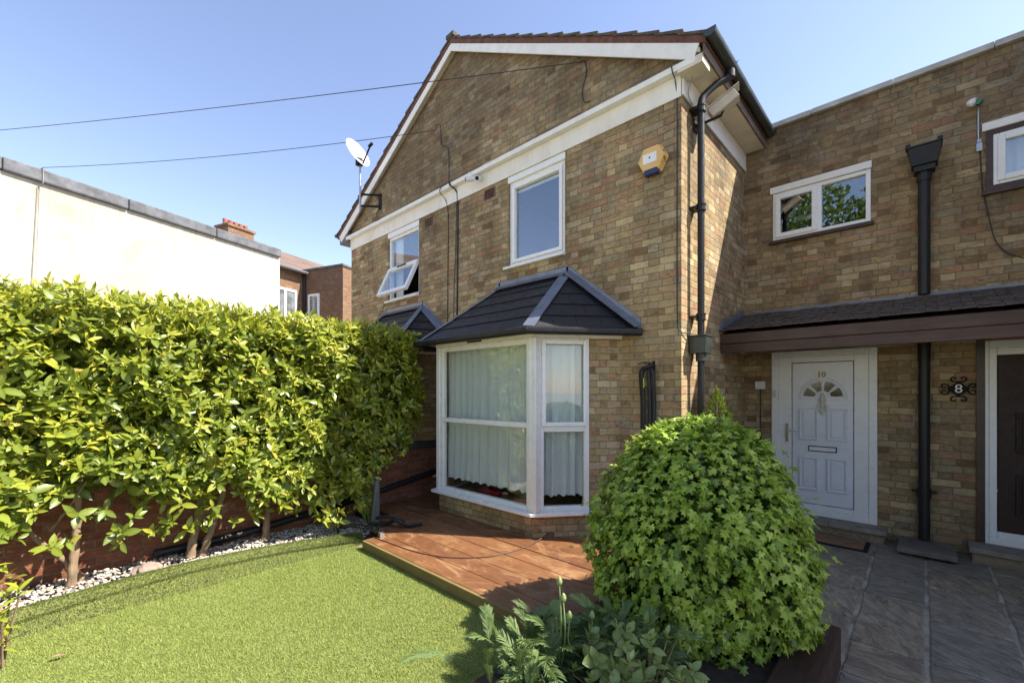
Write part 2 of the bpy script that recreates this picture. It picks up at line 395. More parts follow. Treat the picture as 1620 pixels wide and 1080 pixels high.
g = MB(); g.quad((-300,-300,-.06), (300,-300,-.06), (300,300,-.06), (-300,300,-.06)); tag(g.build('ground', M['pavement']), kind='structure')
g = MB(); g.quad((-120,-12,-.05), (120,-12,-.05), (120,-5.5,-.05), (-120,-5.5,-.05)); tag(g.build('road', M['road']), kind='structure')
# flagged path: mortar bed with individual bevelled flags
g = MB(); g.box(-1.9, 6, -1.5, YD, -.055, -.012); tag(g.build('path_bed', M['mortar']), kind='structure')
V = []; F = []; T = []
cols_x = [-1.86, -1.13, -.375, .02, .465, 1.05, 1.6, 2.3, 3.0, 3.7, 4.4, 5.2, 5.95]
for i in range(len(cols_x)-1):
    y = YD - .02
    ys = {2: [6.48, 5.68, 5.19, 4.70, 3.74, 3.28, 2.6, 1.9, 1.3, .6, -.1, -.8, -1.45],
          3: [6.48, 5.68, 5.19, 4.45, 3.74, 3.3, 2.5, 1.8, 1.2, .5, -.1, -.8, -1.45],
          1: [6.48, 5.70, 5.20, 4.70, 4.1, 3.3, 2.6, 1.9, 1.3, .6, -.1, -.8, -1.45]}.get(i)
    if ys is None:
        ys = [6.48]
        while ys[-1] > -1.2: ys.append(ys[-1] - random.choice([.45, .5, .62, .75, .9]))
    for k in range(len(ys)-1):
        gp = .014; x0, x1, y0, y1 = cols_x[i]+gp, cols_x[i+1]-gp, ys[k+1]+gp*.8, ys[k]-gp*.8
        t = random.random(); zz = random.uniform(-.002, .002)
        nx, ny = 7, 5; b = len(V)
        jl = [random.uniform(-.007, .006) for _ in range(40)]
        for s_, (zo, ins) in enumerate(((-.03, 0), (-.006, 0), (zz, .012))):
            ring = []
            for q in range(24):
                tq = q/24*4; e = int(tq); ft = tq-e
                px = [x0+(x1-x0)*ft, x1, x1-(x1-x0)*ft, x0][e]; py = [y0, y0+(y1-y0)*ft, y1, y1-(y1-y0)*ft][e]
                cx, cy = (x0+x1)/2, (y0+y1)/2
                dx, dy = px-cx, py-cy; l = math.hypot(dx, dy)
                j = jl[q]
                V.append((px - dx/l*(ins+j), py - dy/l*(ins+j), zo)); T.append(t)
        for s_ in range(2):
            for q in range(24):
                q2 = (q+1) % 24; F.append((b+s_*24+q, b+s_*24+q2, b+(s_+1)*24+q2, b+(s_+1)*24+q))
        V.append(((x0+x1)/2, (y0+y1)/2, zz)); T.append(t); cc = len(V)-1
        for q in range(0, 24, 2): F.append((b+48+q, b+48+q+1, b+48+(q+2) % 24, cc))
o = np_mesh('path', V, F, M['flags'], attrs={'tint': T}, smooth=False); tag(o, kind='structure')

# ================================================================== WALL HELPERS
def wall_y(mb, y, x0, x1, z0, z1, holes=(), rev=.10, out=-1):
    """vertical sheet at y facing out (-1 = toward the street) with rectangular holes and brick reveals"""
    xs = sorted({x0, x1, *[h[0] for h in holes], *[h[1] for h in holes]}); zs = sorted({z0, z1, *[h[2] for h in holes], *[h[3] for h in holes]})
    for a, b in zip(xs, xs[1:]):
        for c, d in zip(zs, zs[1:]):
            mx, mz = (a+b)/2, (c+d)/2
            if any(h[0] < mx < h[1] and h[2] < mz < h[3] for h in holes): continue
            mb.quad((a,y,c), (b,y,c), (b,y,d), (a,y,d))
    for h in holes:
        a, b, c, d = h; yb = y + rev
        mb.quad((a,y,c),(a,yb,c),(a,yb,d),(a,y,d)); mb.quad((b,y,c),(b,y,d),(b,yb,d),(b,yb,c))
        mb.quad((a,y,c),(b,y,c),(b,yb,c),(a,yb,c)); mb.quad((a,y,d),(a,yb,d),(b,yb,d),(b,y,d))
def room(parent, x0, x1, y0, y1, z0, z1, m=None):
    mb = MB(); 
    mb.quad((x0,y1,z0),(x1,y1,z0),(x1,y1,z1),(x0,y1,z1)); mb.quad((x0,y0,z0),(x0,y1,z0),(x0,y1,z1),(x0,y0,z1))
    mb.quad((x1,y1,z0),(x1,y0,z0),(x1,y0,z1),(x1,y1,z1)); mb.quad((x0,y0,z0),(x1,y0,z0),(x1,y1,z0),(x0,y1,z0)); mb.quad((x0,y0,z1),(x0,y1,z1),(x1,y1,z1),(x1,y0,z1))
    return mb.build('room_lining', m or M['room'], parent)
def frame_rect(mb, x0, x1, y0, y1, z0, z1, w):
    mb.box(x0, x0+w, y0, y1, z0, z1); mb.box(x1-w, x1, y0, y1, z0, z1)
    mb.box(x0+w, x1-w, y0, y1, z1-w, z1); mb.box(x0+w, x1-w, y0, y1, z0, z0+w)
def pane(parent, x0, x1, y, z0, z1, m=None):
    mb = MB(); mb.box(x0, x1, y, y+.006, z0, z1); return mb.build('pane', m or M['glass'], parent)

# ================================================================== BAY WINDOW (built mirrored for the neighbour)
def bay(house, mir=None):
    """mir: x of the mirror plane, None = own bay"""
    mx = (lambda x: x) if mir is None else (lambda x: 2*mir - x)
    def P3(x, y, z): return (mx(x), y, z)
    # plan of the brick base / frame line
    Lw, Lf, Rf, Rw = (-5.02, YF), (-4.72, 3.58), (-3.08, 3.58), (-2.435, YF)
    Rm = (-2.67, 4.073)     # where the window of the right cant ends and the brick pier starts
    base = MB()
    base.prism([P3(*Lw, .0), P3(*Lf, .0), P3(*Rf, .0), P3(*Rw, .0)], (0, 0, .335))
    base.prism([P3(*Rm, .335), P3(-2.435, YF, .335), P3(-2.62, YF+.02, .335), P3(-2.80, 4.12, .335)], (0, 0, 1.925))
    base.prism([P3(*v, .335) for v in ((-5.02, YF), (-4.775, 3.66), (-4.70, 3.72), (-4.90, YF))], (0, 0, 1.925))
    wl = base.build('bay_wall', M['brick'], house)
    sill = MB()
    so = .075
    pts = [(-5.06, YF-.002), (-4.80, 3.50), (-3.045, 3.50), (-2.60, 4.05), (-2.70, 4.14), (-3.12, 3.66), (-4.66, 3.66), (-4.90, YF-.002)]
    sill.prism([P3(x, y, .337) for x, y in pts], (0, 0, .035))
    frm = MB()
    z0, z1 = .372, 2.26
    def post(p, w, d, za=z0, zb=z1, ang=0.):
        c = math.cos(ang); s = math.sin(ang); q = []
        for a, b in ((-w/2,-d/2),(w/2,-d/2),(w/2,d/2),(-w/2,d/2)): q.append(P3(p[0]+a*c-b*s, p[1]+a*s+b*c, za))
        frm.prism(q, (0, 0, zb-za))
    # front facet
    y0, y1 = 3.575, 3.645
    def rail(xa, xb, za, zb, yy0=y0, yy1=y1):
        a, b = sorted((mx(xa), mx(xb))); frm.box(a, b, yy0, yy1, za, zb)
    rail(-4.70, -4.64, z0, z1); rail(-3.16, -3.105, z0, z1)
    rail(-4.64, -3.16, z1-.06, z1); rail(-4.64, -3.16, z0, z0+.055); rail(-4.64, -3.16, 1.28, 1.335)
    post((-3.055, 3.60), .085, .085); post((-4.735, 3.60), .07, .07)
    post((-3.02, 3.565), .03, .03); post((-3.095, 3.562), .028, .02)
    # right cant
    a = Vector((-3.03, 3.635, 0)); b = Vector((-2.675, 4.075, 0)); d = (b-a).normalized(); nrm = Vector((d.y, -d.x, 0))
    def crail(t0, t1, za, zb, off=0., dep=.07):
        q = [a + d*t0 + nrm*off, a + d*t1 + nrm*off, a + d*t1 + nrm*(off-dep), a + d*t0 + nrm*(off-dep)]
        frm.prism([P3(v.x, v.y, za) for v in q], (0, 0, zb-za))
    Lc = (b-a).length
    crail(0, .055, z0, z1); crail(Lc-.055, Lc, z0, z1); crail(.055, Lc-.055, z0, z0+.055); crail(.055, Lc-.055, z1-.05, z1); crail(.055, Lc-.055, 1.24, 1.30)
    # opening casement in front of the upper light
    crail(.03, .075, 1.30, z1-.02, .022, .03); crail(Lc-.07, Lc-.03, 1.30, z1-.02, .022, .03)
    crail(.075, Lc-.07, 1.30, 1.345, .022, .03); crail(.075, Lc-.07, z1-.065, z1-.02, .022, .03)
    # left cant is a plain brick pier (built into the base mesh above)
    # header board over the frame
    hp = [(-5.04, YF-.003), (-4.77, 3.555), (-3.06, 3.555), (-2.43, YF-.003), (-2.52, YF-.003), (-3.11, 3.65), (-4.68, 3.65), (-4.95, YF-.003)]
    frm.prism([P3(x, y, z1+.001) for x, y in hp], (0, 0, .07))
    w = frm.build('bay_window', M['upvc'], house, bevel=.006)
    sill.build('sill', M['upvc'], w, bevel=.005)
    vt = MB(); a_, b_ = sorted((mx(-4.12), mx(-3.86))); vt.box(a_, b_, 3.548, 3.556, z1+.02, z1+.038); vt.build('trickle_vent', M['dark'], w)
    for za, zb in ((.425, 1.285), (1.33, z1-.055)):
        a_, b_ = sorted((mx(-4.645), mx(-3.155))); gp = MB(); gp.box(a_, b_, 3.607, 3.613, za, zb); gp.build('pane', M['glass_bay'], w)
        gp = MB(); q = [a + d*.05 - nrm*.03, a + d*(Lc-.05) - nrm*.03, a + d*(Lc-.05) - nrm*.036, a + d*.05 - nrm*.036]
        gp.prism([P3(v.x, v.y, za) for v in q], (0, 0, zb-za)); gp.build('pane', M['glass_bay'], w)
    # roof
    zt, ze = 3.12, 2.345
    EL, EFl, EFr, ER = (-5.30, YF, ze), (-4.93, 3.43, ze), (-3.0, 3.43, ze), (-2.24, YF, ze)
    TL, TR = (-4.34, YF, zt), (-3.19, YF, zt)
    hipT_l = (-4.34, YF-.05, zt); hipT_r = (-3.19, YF-.05, zt)
    slates = MB(); body = MB()
    body.add([P3(*v) for v in (EL, EFl, EFr, ER, TL, TR)], [(0,1,4), (1,2,5,4), (2,3,5), (0,3,2,1)])
    body.add([P3(v[0], v[1], v[2]-.0) for v in (EL, EFl, EFr, ER)] + [P3(v[0], v[1], ze-.02) for v in (EL, EFl, EFr, ER)], [(0,4,5,1),(1,5,6,2),(2,6,7,3),(4,7,6,5)])
    def slope_face(A, B, Cc, D, n, sw=.30):
        A, B, Cc, D = map(Vector, (A, B, Cc, D)); ex = (B-A).normalized(); nn = ex.cross((D-A) if (D-A).length > .01 else (Cc-A)).normalized()
        if nn.z < 0: nn = -nn
        for r in range(n):
            t0, t1 = r/n, (r+1)/n + .02
            t1 = min(t1, 1)
            l0, r0 = A.lerp(D, t0), B.lerp(Cc, t0); l1, r1 = A.lerp(D, t1), B.lerp(Cc, t1)
            s0a, s0b = (l0-A).dot(ex), (r0-A).dot(ex); s1a, s1b = (l1-A).dot(ex), (r1-A).dot(ex)
            o0 = A + (l0-A) - ex*s0a; o1 = A + (l1-A) - ex*s1a
            k = -30
            while k < 30:
                sa = k*sw + (r % 2)*sw/2 + .0015; sb = sa + sw - .003; k += 1
                c = [max(sa, s0a), min(sb, s0b), min(sb, s1b), max(sa, s1a)]
                if c[1] <= c[0] and c[2] <= c[3]: continue
                c[1] = max(c[1], c[0]); c[2] = max(c[2], c[3])
                if c[0] > s0b or c[1] < s0a: c[0] = c[1] = min(max(c[0], s0a), s0b)
                if c[3] > s1b or c[2] < s1a: c[3] = c[2] = min(max(c[3], s1a), s1b)
                lo, hi = .016 + random.uniform(0,.002), .004
                q = [o0+ex*c[0]+nn*lo, o0+ex*c[1]+nn*lo, o1+ex*c[2]+nn*hi, o1+ex*c[3]+nn*hi]
                q2 = [v - nn*.008 for v in q]
                slates.add([P3(v.x, v.y, v.z) for v in q+q2], [(0,1,2,3),(0,4,5,1),(1,5,6,2),(3,7,4,0)])
    slope_face(EFl, EFr, TR, TL, 5); slope_face(EFr, ER, TR, TR, 5, .27); slope_face(EL, EFl, TL, TL, 5, .27)
    rf = body.build('bay_roof', M['slate_under'], house)
    slates.build('slates', M['slate'], rf)
    fl = MB()
    def lead(p0, p1, wd=.11, off=.012, nn=(0,0,1)):
        p0 = Vector(p0); p1 = Vector(p1)
        fl.beam(P3(*p0), P3(*p1), wd, .012, nn, off)
    lead(EFr, TR, .125, .018, (.3 if mir is None else -.3, -.6, .8)); lead(EFl, TL, .09, .018, (-.2 if mir is None else .2, -.6, .8))
    lead((TR[0]+.03, YF-.05, zt+.0), (ER[0]+.02, YF-.05, ze+.02), .10, .014, (.4 if mir is None else -.4, -.4, .8)); lead((TL[0], YF-.05, zt), (EL[0], YF-.05, ze), .10, .014, (-.4 if mir is None else .4, -.4, .8))
    lead((TL[0]-.02, YF-.055, zt-.02), (TR[0]+.02, YF-.055, zt-.02), .10, .02, (0, -.5, .8))
    # upstand of the flashing on the wall
    def up(p0, p1, h=.09):
        p0 = Vector(P3(*p0)); p1 = Vector(P3(*p1))
        fl.prism([p0, p1, p1+Vector((0,0,h)), p0+Vector((0,0,h))], (0, -.014, 0))
    up((TL[0]-.03, YF, zt), (TR[0]+.03, YF, zt)); up((TR[0], YF, zt), (ER[0]+.03, YF, ze), .12); up((TL[0], YF, zt), (EL[0], YF, ze), .12)
    fl.build('lead_flashing', M['lead'], rf)
    gt = MB()
    gpts = [(EL[0]-.03, YF-.03, ze-.03), (EFl[0]-.05, EFl[1]-.045, ze-.03), (EFr[0]+.03, EFr[1]-.045, ze-.03), (ER[0]+.045, YF-.02, ze-.03)]
    gt.tube([P3(*p) for p in gpts], .042, 10)
    for p0, p1 in zip(gpts, gpts[1:]):
        gt.beam(P3(*p0), P3(*p1), .075, .03, (0,0,1), -.006)
    gt.build('gutter', M['black_plastic'], rf, smooth=False)
    sf = MB(); sf.prism([P3(x, y, ze-.0215) for x, y in [(-5.27, YF-.003), (-4.92, 3.45), (-3.01, 3.45), (-2.27, YF-.003)]], (0, 0, -.014)); sf.build('soffit', M['soffit'], rf)
    # curtain following the frame
    path = [Vector(P3(x, y, 0)) for x, y in [(-4.69, 3.73), (-4.55, 3.74), (-3.2, 3.74), (-3.06, 3.78), (-2.78, 4.14)]]
    seg = []; 
    for i in range(len(path)-1):
        n = max(2, int((path[i+1]-path[i]).length/.012))
        for k in range(n): seg.append((path[i].lerp(path[i+1], k/n), (path[i+1]-path[i]).normalized()))
    V = []; F = []; zs = [2.27, 2.0, 1.6, 1.2, .85, .66, .5]; ph = 0.; rr = random.Random(3); wl_ = .13
    cols = []
    for i, (p, dd) in enumerate(seg):
        ph += .012/wl_*2*math.pi*(.6 + .8*rr.random()); 
        if rr.random() < .03: wl_ = rr.uniform(.09, .22)
        nn = Vector((dd.y, -dd.x, 0)); amp = .034
        sc = .022*abs(math.sin(i*.012/.07*math.pi/1.0))
        for j, z in enumerate(zs):
            zz = z if j < len(zs)-1 else .505 + sc
            off = amp*math.sin(ph + .25*math.sin(z*3))*(.6+.4*(2.27-z)/1.8) + .008*math.sin(ph*2.7)
            q = p + nn*off; V.append((q.x, q.y, zz))
    nz = len(zs)
    for i in range(len(seg)-1):
        for j in range(nz-1): F.append((i*nz+j, (i+1)*nz+j, (i+1)*nz+j+1, i*nz+j+1))
    np_mesh('net_curtain', V, F, M['curtain'], house)
    # room behind the bay, open towards it
    rm = MB(); x0, x1 = sorted((mx(-5.1), mx(-2.3)))
    rm.prism([P3(-5.0, YF, .34), P3(-4.70, 3.66, .34), P3(-3.09, 3.66, .34), P3(-2.46, YF, .34)], (0, 0, .012))
    rm.box(x0, x1, YF, 7.2, .34, .352)
    rm.build('room_floor', M['floor_wood'], house)
    rm = MB(); rm.quad((x0,7.2,.35),(x1,7.2,.35),(x1,7.2,2.5),(x0,7.2,2.5)); rm.quad((x0,YF,.35),(x0,7.2,.35),(x0,7.2,2.5),(x0,YF,2.5)); rm.quad((x1,YF,.35),(x1,7.2,.35),(x1,7.2,2.5),(x1,YF,2.5)); rm.quad((x0,YF,2.32),(x1,YF,2.32),(x1,7.2,2.32),(x0,7.2,2.32))
    rm.build('room_lining', M['room_pale'], house)
M['slate'] = plain('fibre_slate', (.017,.017,.020), .5, .25, 5, bump=.35, bscale=80)
M['slate_under'] = plain('slate_underlay', (.02,.02,.022), .8, .2, 5)  # plain near-black body of the bay roof beneath the slates

# ================================================================== GABLE HOUSE
def gable_house(label, mirror=False):
    mxx = (lambda x: -x + .28) if mirror else (lambda x: x)
    H = thing('gable_house', (mxx(-5.28), YF, 0), label, 'house')
    yb = 11.5
    BAYH = (-4.95, -2.5, .35, 2.3)
    wins = [(-4.19, -3.22, 3.40, 4.64), (-7.33, -6.33, 3.37, 4.64)]
    bay2 = (2*-5.28+2.5, 2*-5.28+4.95, .35, 2.3)
    holes = ([] if mirror else wins + [BAYH, bay2])
    w = MB(); x0, x1 = (XL, XR) if not mirror else (mxx(XR), mxx(XL))
    wall_y(w, YF, x0, x1, -.05, 5.0, holes)
    # gable triangle
    cx = mxx(APX)
    w.add([(x0, YF, 5.0), (x1, YF, 5.0), (x1, YF, roofz(mxx(x1) if mirror else x1)-.06), (cx, YF, APZ-.06), (x0, YF, roofz(mxx(x0) if mirror else x0)-.06)], [(0,1,2,3,4)])
    for x in (x0, x1): w.quad((x,YF,-.05), (x,yb,-.05), (x,yb,5.2), (x,YF,5.2))
    w.quad((x0,yb,-.05), (x1,yb,-.05), (x1,yb,5.2), (x0,yb,5.2))
    w.add([(x0,yb,5.2),(x1,yb,5.2),(cx,yb,APZ-.06)], [(0,1,2)])
    w.build('wall', M['brick'], H)
    # roof: two slabs, tile courses on top
    rf = MB(); yv = 4.255; ye = yb+.1
    for sgn in (-1, 1):
        xe = -9.20 if sgn < 0 else -1.50
        rf.prism([(mxx(APX), yv, APZ), (mxx(xe), yv, roofz(xe)), (mxx(xe), yv, roofz(xe)-.07), (mxx(APX), yv, APZ-.07)], (0, ye-yv, 0))
    R_ = rf.build('roof', M['tile_red'], H)
    tl = MB()
    for sgn in (-1, 1):
        xe = -9.24 if sgn < 0 else -1.46; nC = 16
        for k in range(nC):
            xa = xe + (APX-xe)*k/nC; xb = xe + (APX-xe)*(k+1.25)/nC
            if k == nC-1: xb = APX
            ja = random.uniform(-.006, .006)
            za, zb = roofz(xa)+.045+ja, roofz(xb)+.012
            tl.prism([(mxx(xa), yv-.015-random.uniform(0,.012), za), (mxx(xb), yv-.015, zb), (mxx(xb), yv-.015, zb-.02), (mxx(xa), yv-.015, za-.03)], (0, ye-yv, 0))
    tl.box(mxx(APX)-.09, mxx(APX)+.09, yv-.02, ye, APZ+.01, APZ+.07)
    tl.build('roof_tiles', M['tile_dark'], R_)
    # bargeboards and sloping soffits
    bb = MB(); so = MB()
    for sgn in (-1, 1):
        xe = -9.14 if sgn < 0 else -1.56
        t = lambda x, dz: roofz(x) - .072 - dz
        dxe = .0
        bb.prism([(mxx(APX), 4.262, t(APX, 0)), (mxx(xe), 4.262, t(xe, 0)), (mxx(xe+(.1 if sgn < 0 else -.06)), 4.262, t(xe, .13)), (mxx(APX), 4.262, t(APX, .115))], (0, .02, 0))
        so.prism([(mxx(APX), 4.283, t(APX, .03)), (mxx(xe), 4.283, t(xe, .03)), (mxx(xe), 4.283, t(xe, .075)), (mxx(APX), 4.283, t(APX, .075))], (0, YF-4.284, 0))
    bb.build('bargeboard', M['white_paint'], H, bevel=.003); so.build('verge_soffit', M['soffit'], H)
    # band under the gable
    xa, xb = sorted((mxx(-8.84), mxx(-1.60)))
    bd = MB(); bd.box(min(mxx(XL), mxx(XR)), max(mxx(XL), mxx(XR)), YF-.022, YF-.002, 4.645, 4.86); B_ = bd.build('fascia_band', M['band'], H, bevel=.002)
    sh = MB(); sh.box(xa, xb, YF-.10, YF-.0, 4.862, 4.925)
    sh.build('band_shelf', M['white_paint'], B_, bevel=.004)
    # eaves along the return wall
    e = MB(); xw = mxx(XR); s = -1 if mirror else 1
    a, b = sorted((xw+.002*s, xw+.02*s)); e.box(a, b, YF+.0, YD-.004, 4.665, 4.90)
    e.build('eaves_band', M['white_paint'], H, bevel=.002)
    e = MB(); a, b = sorted((xw, mxx(-1.53))); e.box(a, b, YF-.09, YD-.004, 4.903, 4.92)
    e.box(a, b, YF-.098, YF+.10, 4.83, 4.902)
    e.build('eaves_soffit', M['soffit'], H, bevel=.003)
    e = MB(); a, b = sorted((mxx(-1.53), mxx(-1.508))); e.box(a, b, YF-.09, YD-.004, 4.90, 5.045); e.build('eaves_board', M['brown_eaves'], H)
    # gutter: half round trough
    gt = MB()
    def trough(x, z, y0, y1, r=.06):
        n = 10; pts = []
        for k in range(n+1):
            q = math.pi + math.pi*k/n; pts.append((x + r*math.cos(q), z + r*math.sin(q)))
        for k in range(n, -1, -1):
            q = math.pi + math.pi*k/n; pts.append((x + (r-.006)*math.cos(q), z + (r-.006)*math.sin(q)))
        gt.prism([(p[0], y0, p[1]) for p in pts], (0, y1-y0, 0))
        gt.prism([(x + r*math.cos(math.pi*2*k/14), y0-.004, z + (r*math.sin(math.pi*2*k/14) if math.sin(math.pi*2*k/14) < 0 else .012)) for k in range(14)], (0, .006, 0))
    trough(mxx(-1.455), 5.07, 4.235, 6.50); gt.build('gutter', M['old_gutter'], H)
    gt = MB(); trough(mxx(-9.24), 5.06, 4.235, 6.50); gt.build('gutter', M['old_gutter'], H)
    eb = MB(); a, b = sorted((mxx(-9.14), mxx(-8.79))); eb.box(a, b, YF-.085, YF+.25, 4.83, 5.02); eb.build('eaves_box', M['grey_box'], H)
    return H
M['tile_dark'] = plain('concrete_roof_tile', (.085,.07,.055), .9, .45, 12, bump=.7, bscale=40)
M['brown_eaves'] = plain('stained_eaves_board', (.14,.10,.07), .7, .4, 8)
M['grey_box'] = plain('grey_eaves_box', (.10,.11,.12), .6, .2, 8)

H = gable_house('brown brick gabled house with white band, two upstairs windows and slated bay windows', False)
bay(H); bay(H, -5.28)
# upper windows
def up_window(H, x0, x1, z0, z1, tilt=False):
    f = MB(); yf0, yf1 = YF+.03, YF+.10
    f.box(x0-.012, x1+.012, YF-.005, YF+.075, z1-.002, 4.643)      # head trim
    if not tilt:
        frame_rect(f, x0, x1, yf0, yf1, z0, z1, .05); frame_rect(f, x0+.05, x1-.05, yf0-.018, yf1-.02, z0+.05, z1-.05, .048)
        w = f.build('window', M['upvc'], H, bevel=.006)
        pane(w, x0+.095, x1-.095, yf0+.025, z0+.095, z1-.095)
        bl = MB(); bl.box(x0+.1, x1-.1, yf0+.06, yf0+.075, z1-.135, z1-.1); bl.build('blind', M['white_paint'], w)
    else:
        zm = 3.95
        frame_rect(f, x0, x1, yf0, yf1, z0, z1, .05); f.box(x0+.05, x1-.05, yf0, yf1, zm-.02, zm+.03)
        w = f.build('window', M['upvc'], H, bevel=.006)
        pane(w, x0+.05, x1-.05, yf0+.03, zm+.03, z1-.05)
        sh = MB(); frame_rect(sh, x0+.02, x1-.02, -.06, 0, -.60, 0, .065)
        a = R(-25); ca, sa = math.cos(a), math.sin(a)
        # rotate about the hinge (x axis) so the bottom swings out
        def rot(v): x, y, z = v; return (x, YF+.05 + y*ca - (-z)*(-sa)*-1*-1 if False else YF+.045 + (y*math.cos(a) - z*math.sin(a)), zm + (y*math.sin(a) + z*math.cos(a)))
        sh.v = [rot(v) for v in sh.v]
        so_ = sh.build('opening_sash', M['upvc'], w, bevel=.006)
        gp = MB(); gp.box(x0+.08, x1-.08, -.033, -.027, -.54, -.06); gp.v = [rot(v) for v in gp.v]; gp.build('pane', M['glass'], w)
        vt = MB(); vt.box((x0+x1)/2-.14, (x0+x1)/2+.14, -.075, -.06, -.045, -.025); vt.v = [rot(v) for v in vt.v]; vt.build('trickle_vent', M['dark'], w)
        cu = MB(); cu.box(x0+.06, x0+.30, yf1+.03, yf1+.05, z0, z1); cu.build('curtain', M['curtain'], w)
    s = MB(); s.box(x0-.06, x1+.01, YF-.055, YF+.09, z0-.035, z0-.002); s.build('sill', M['upvc'], w, bevel=.004)
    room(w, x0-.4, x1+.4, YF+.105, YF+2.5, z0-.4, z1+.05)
    return w
up_window(H, -4.185, -3.225, 3.40, 4.56); up_window(H, -7.325, -6.335, 3.37, 4.55, True)
# air bricks
for x, z in ((-4.56, 4.54), (-6.04, 4.52)):
    a = MB(); a.box(x-.112, x+.112, YF-.006, YF+.01, z-.073, z+.073); ab = a.build('air_brick', M['terracotta_dark'] if 'terracotta_dark' in M else M['far_tile'] if 'far_tile' in M else M['tile_red'], H)
    s = MB()
    for i in range(3):
        for k in range(3): s.box(x-.09+i*.063, x-.09+i*.063+.045, YF-.009, YF-.0055, z-.055+k*.041, z-.055+k*.041+.024)
    s.build('slots', M['dark'], ab)
# corner downpipe
d = MB(); px, py = -1.672, 4.62
d.tube([(px, py, z) for z in (2.27, 4.60)], .034, 14)
d.tube(cat_pts([(px, py, 4.58), (px, py, 4.66), (px+.02, py+.03, 4.74), (px+.11, py+.12, 4.86), (px+.195, py+.2, 4.93), (px+.215, py+.22, 4.97), (px+.217, py+.22, 5.03)], 6), .036, 14)
for z in (3.58, 4.60, 2.45):
    d.tube([(px, py, z-.03), (px, py, z+.03)], .044, 14); d.tube([(px, py, z-.035), (px, py, z-.022)], .049, 14); d.tube([(px, py, z+.022), (px, py, z+.035)], .049, 14); d.box(XR, px-.02, py-.07, py+.07, z-.012, z+.012)
d.tube([(px+.216, py+.22, 4.93), (px+.216, py+.22, 5.0)], .046, 14)
d.tube([(px, py, .0), (px, py, 2.1)], .034, 14)
dp = d.build('downpipe', M['pipe_grey'] if 'pipe_grey' in M else M['black_plastic'], H, smooth=False)
hp = MB()
def hopper(mb, x0, x1, y0, y1, z0, z1, tp=.03):
    mb.add([(x0+tp,y0+tp*.6,z0),(x1-tp,y0+tp*.6,z0),(x1-tp,y1,z0),(x0+tp,y1,z0),(x0,y0,z1),(x1,y0,z1),(x1,y1,z1),(x0,y1,z1)],
           [(0,3,2,1),(4,5,6,7),(0,1,5,4),(1,2,6,5),(2,3,7,6),(3,0,4,7)])
    mb.box(x0-.008, x1+.008, y0-.008, y1, z1+.001, z1+.018)
hopper(hp, -1.765, -1.585, 4.52, 4.70, 2.07, 2.24, .012); hp.tube([(px, py, 1.99), (px, py, 2.075)], .05, 14); hp.build('hopper', M['old_gutter'], dp, bevel=.005)
lv = MB()
for i in range(26):
    q = random.uniform(0, 6.3); l = random.uniform(.06, .14); p0 = Vector((-1.47, 4.84, 5.04)) + Vector((random.gauss(0,.02), random.gauss(0,.04), 0))
    lv.tube([p0, p0 + Vector((math.cos(q)*l*.5+.02, math.sin(q)*l, random.uniform(-.02,.09)))], .003, 4)
tag(lv.build('twig_bundle', M['bark']), 'small nest of dry twigs caught in the gutter above the swan-neck pipe', 'twigs')

# ================================================================== DOOR WALL (flat roofed houses)
T_ = thing('terraced_house', (.02, YD, 0), 'flat-roofed brown brick terrace wall holding the white and the brown front doors', 'house')
w = MB(); XE = 2.045
D1 = (-1.444, -.381, .15, 2.19); D2 = (.407, 1.47, .15, 2.19)
W1 = (-1.43, -.44, 3.64, 4.25); W2 = (.464, 1.456, 3.70, 4.30)
wall_y(w, YD, XR, XE, -.05, 5.10, [D1, D2, W1, W2], .12)
w.box(XR, XE, YD+.12, 11.4, 5.02, 5.10)
w.quad((XR, 11.4, -.05), (XE, 11.4, -.05), (XE, 11.4, 5.05), (XR, 11.4, 5.05))
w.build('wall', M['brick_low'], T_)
c = MB(); xx = XR
for k in range(5):
    x2 = xx + (XE-XR)/5; c.box(xx+.002, x2-.002, YD-.055, YD+.25, 5.103+.0015*(k%2), 5.165+.0015*(k%2)); xx = x2
c.build('coping', M['coping'], T_, bevel=.006)
def win_t(x0, x1, z0, z1, brown=False):
    f = MB()
    if brown:
        fb = MB(); frame_rect(fb, x0, x1, YD-.02, YD+.10, z0, z1, .045); i0, i1, j0, j1 = x0+.045, x1-.045, z0+.045, z1-.045
    else: i0, i1, j0, j1 = x0, x1, z0, z1
    y0, y1 = YD-.012, YD+.07
    frame_rect(f, i0, i1, y0, y1, j0, j1, .045); xm = i0 + (i1-i0)*.50
    f.box(xm-.03, xm+.03, y0, y1, j0+.045, j1-.045)
    frame_rect(f, i0+.03, xm-.015, y0-.02, y0+.03, j0+.03, j1-.03, .055)
    w = f.build('window', M['upvc'], T_, bevel=.006)
    if brown: fb.build('frame', M['brown_paint'], w)
    pane(w, i0+.083, xm-.068, y0+.01, j0+.083, j1-.083); pane(w, xm+.028, i1-.043, y0+.035, j0+.043, j1-.043)
    s = MB(); s.box(x0-.03, x1+.03, YD-.05, YD+.01, z0-.045, z0-.003); s.build('sill', M['brown_paint'], w, bevel=.004)
    l = MB(); l.box(x0-.03, x1+.01, YD-.035, YD-.001, z1+.003, z1+.085); l.build('lintel', M['white_paint'], w, bevel=.006)
    if brown:
        V = []; F = []; n = 60
        for i in range(n+1):
            xq = i0 + (i1-i0)*i/n; V += [(xq, YD+.16+.02*math.sin(i*.9), j0), (xq, YD+.16+.02*math.sin(i*.9), j1)]
        for i in range(n): F.append((2*i, 2*i+2, 2*i+3, 2*i+1))
        np_mesh('curtain', V, F, M['curtain'], w)
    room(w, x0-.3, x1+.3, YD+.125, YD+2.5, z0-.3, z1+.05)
    return w
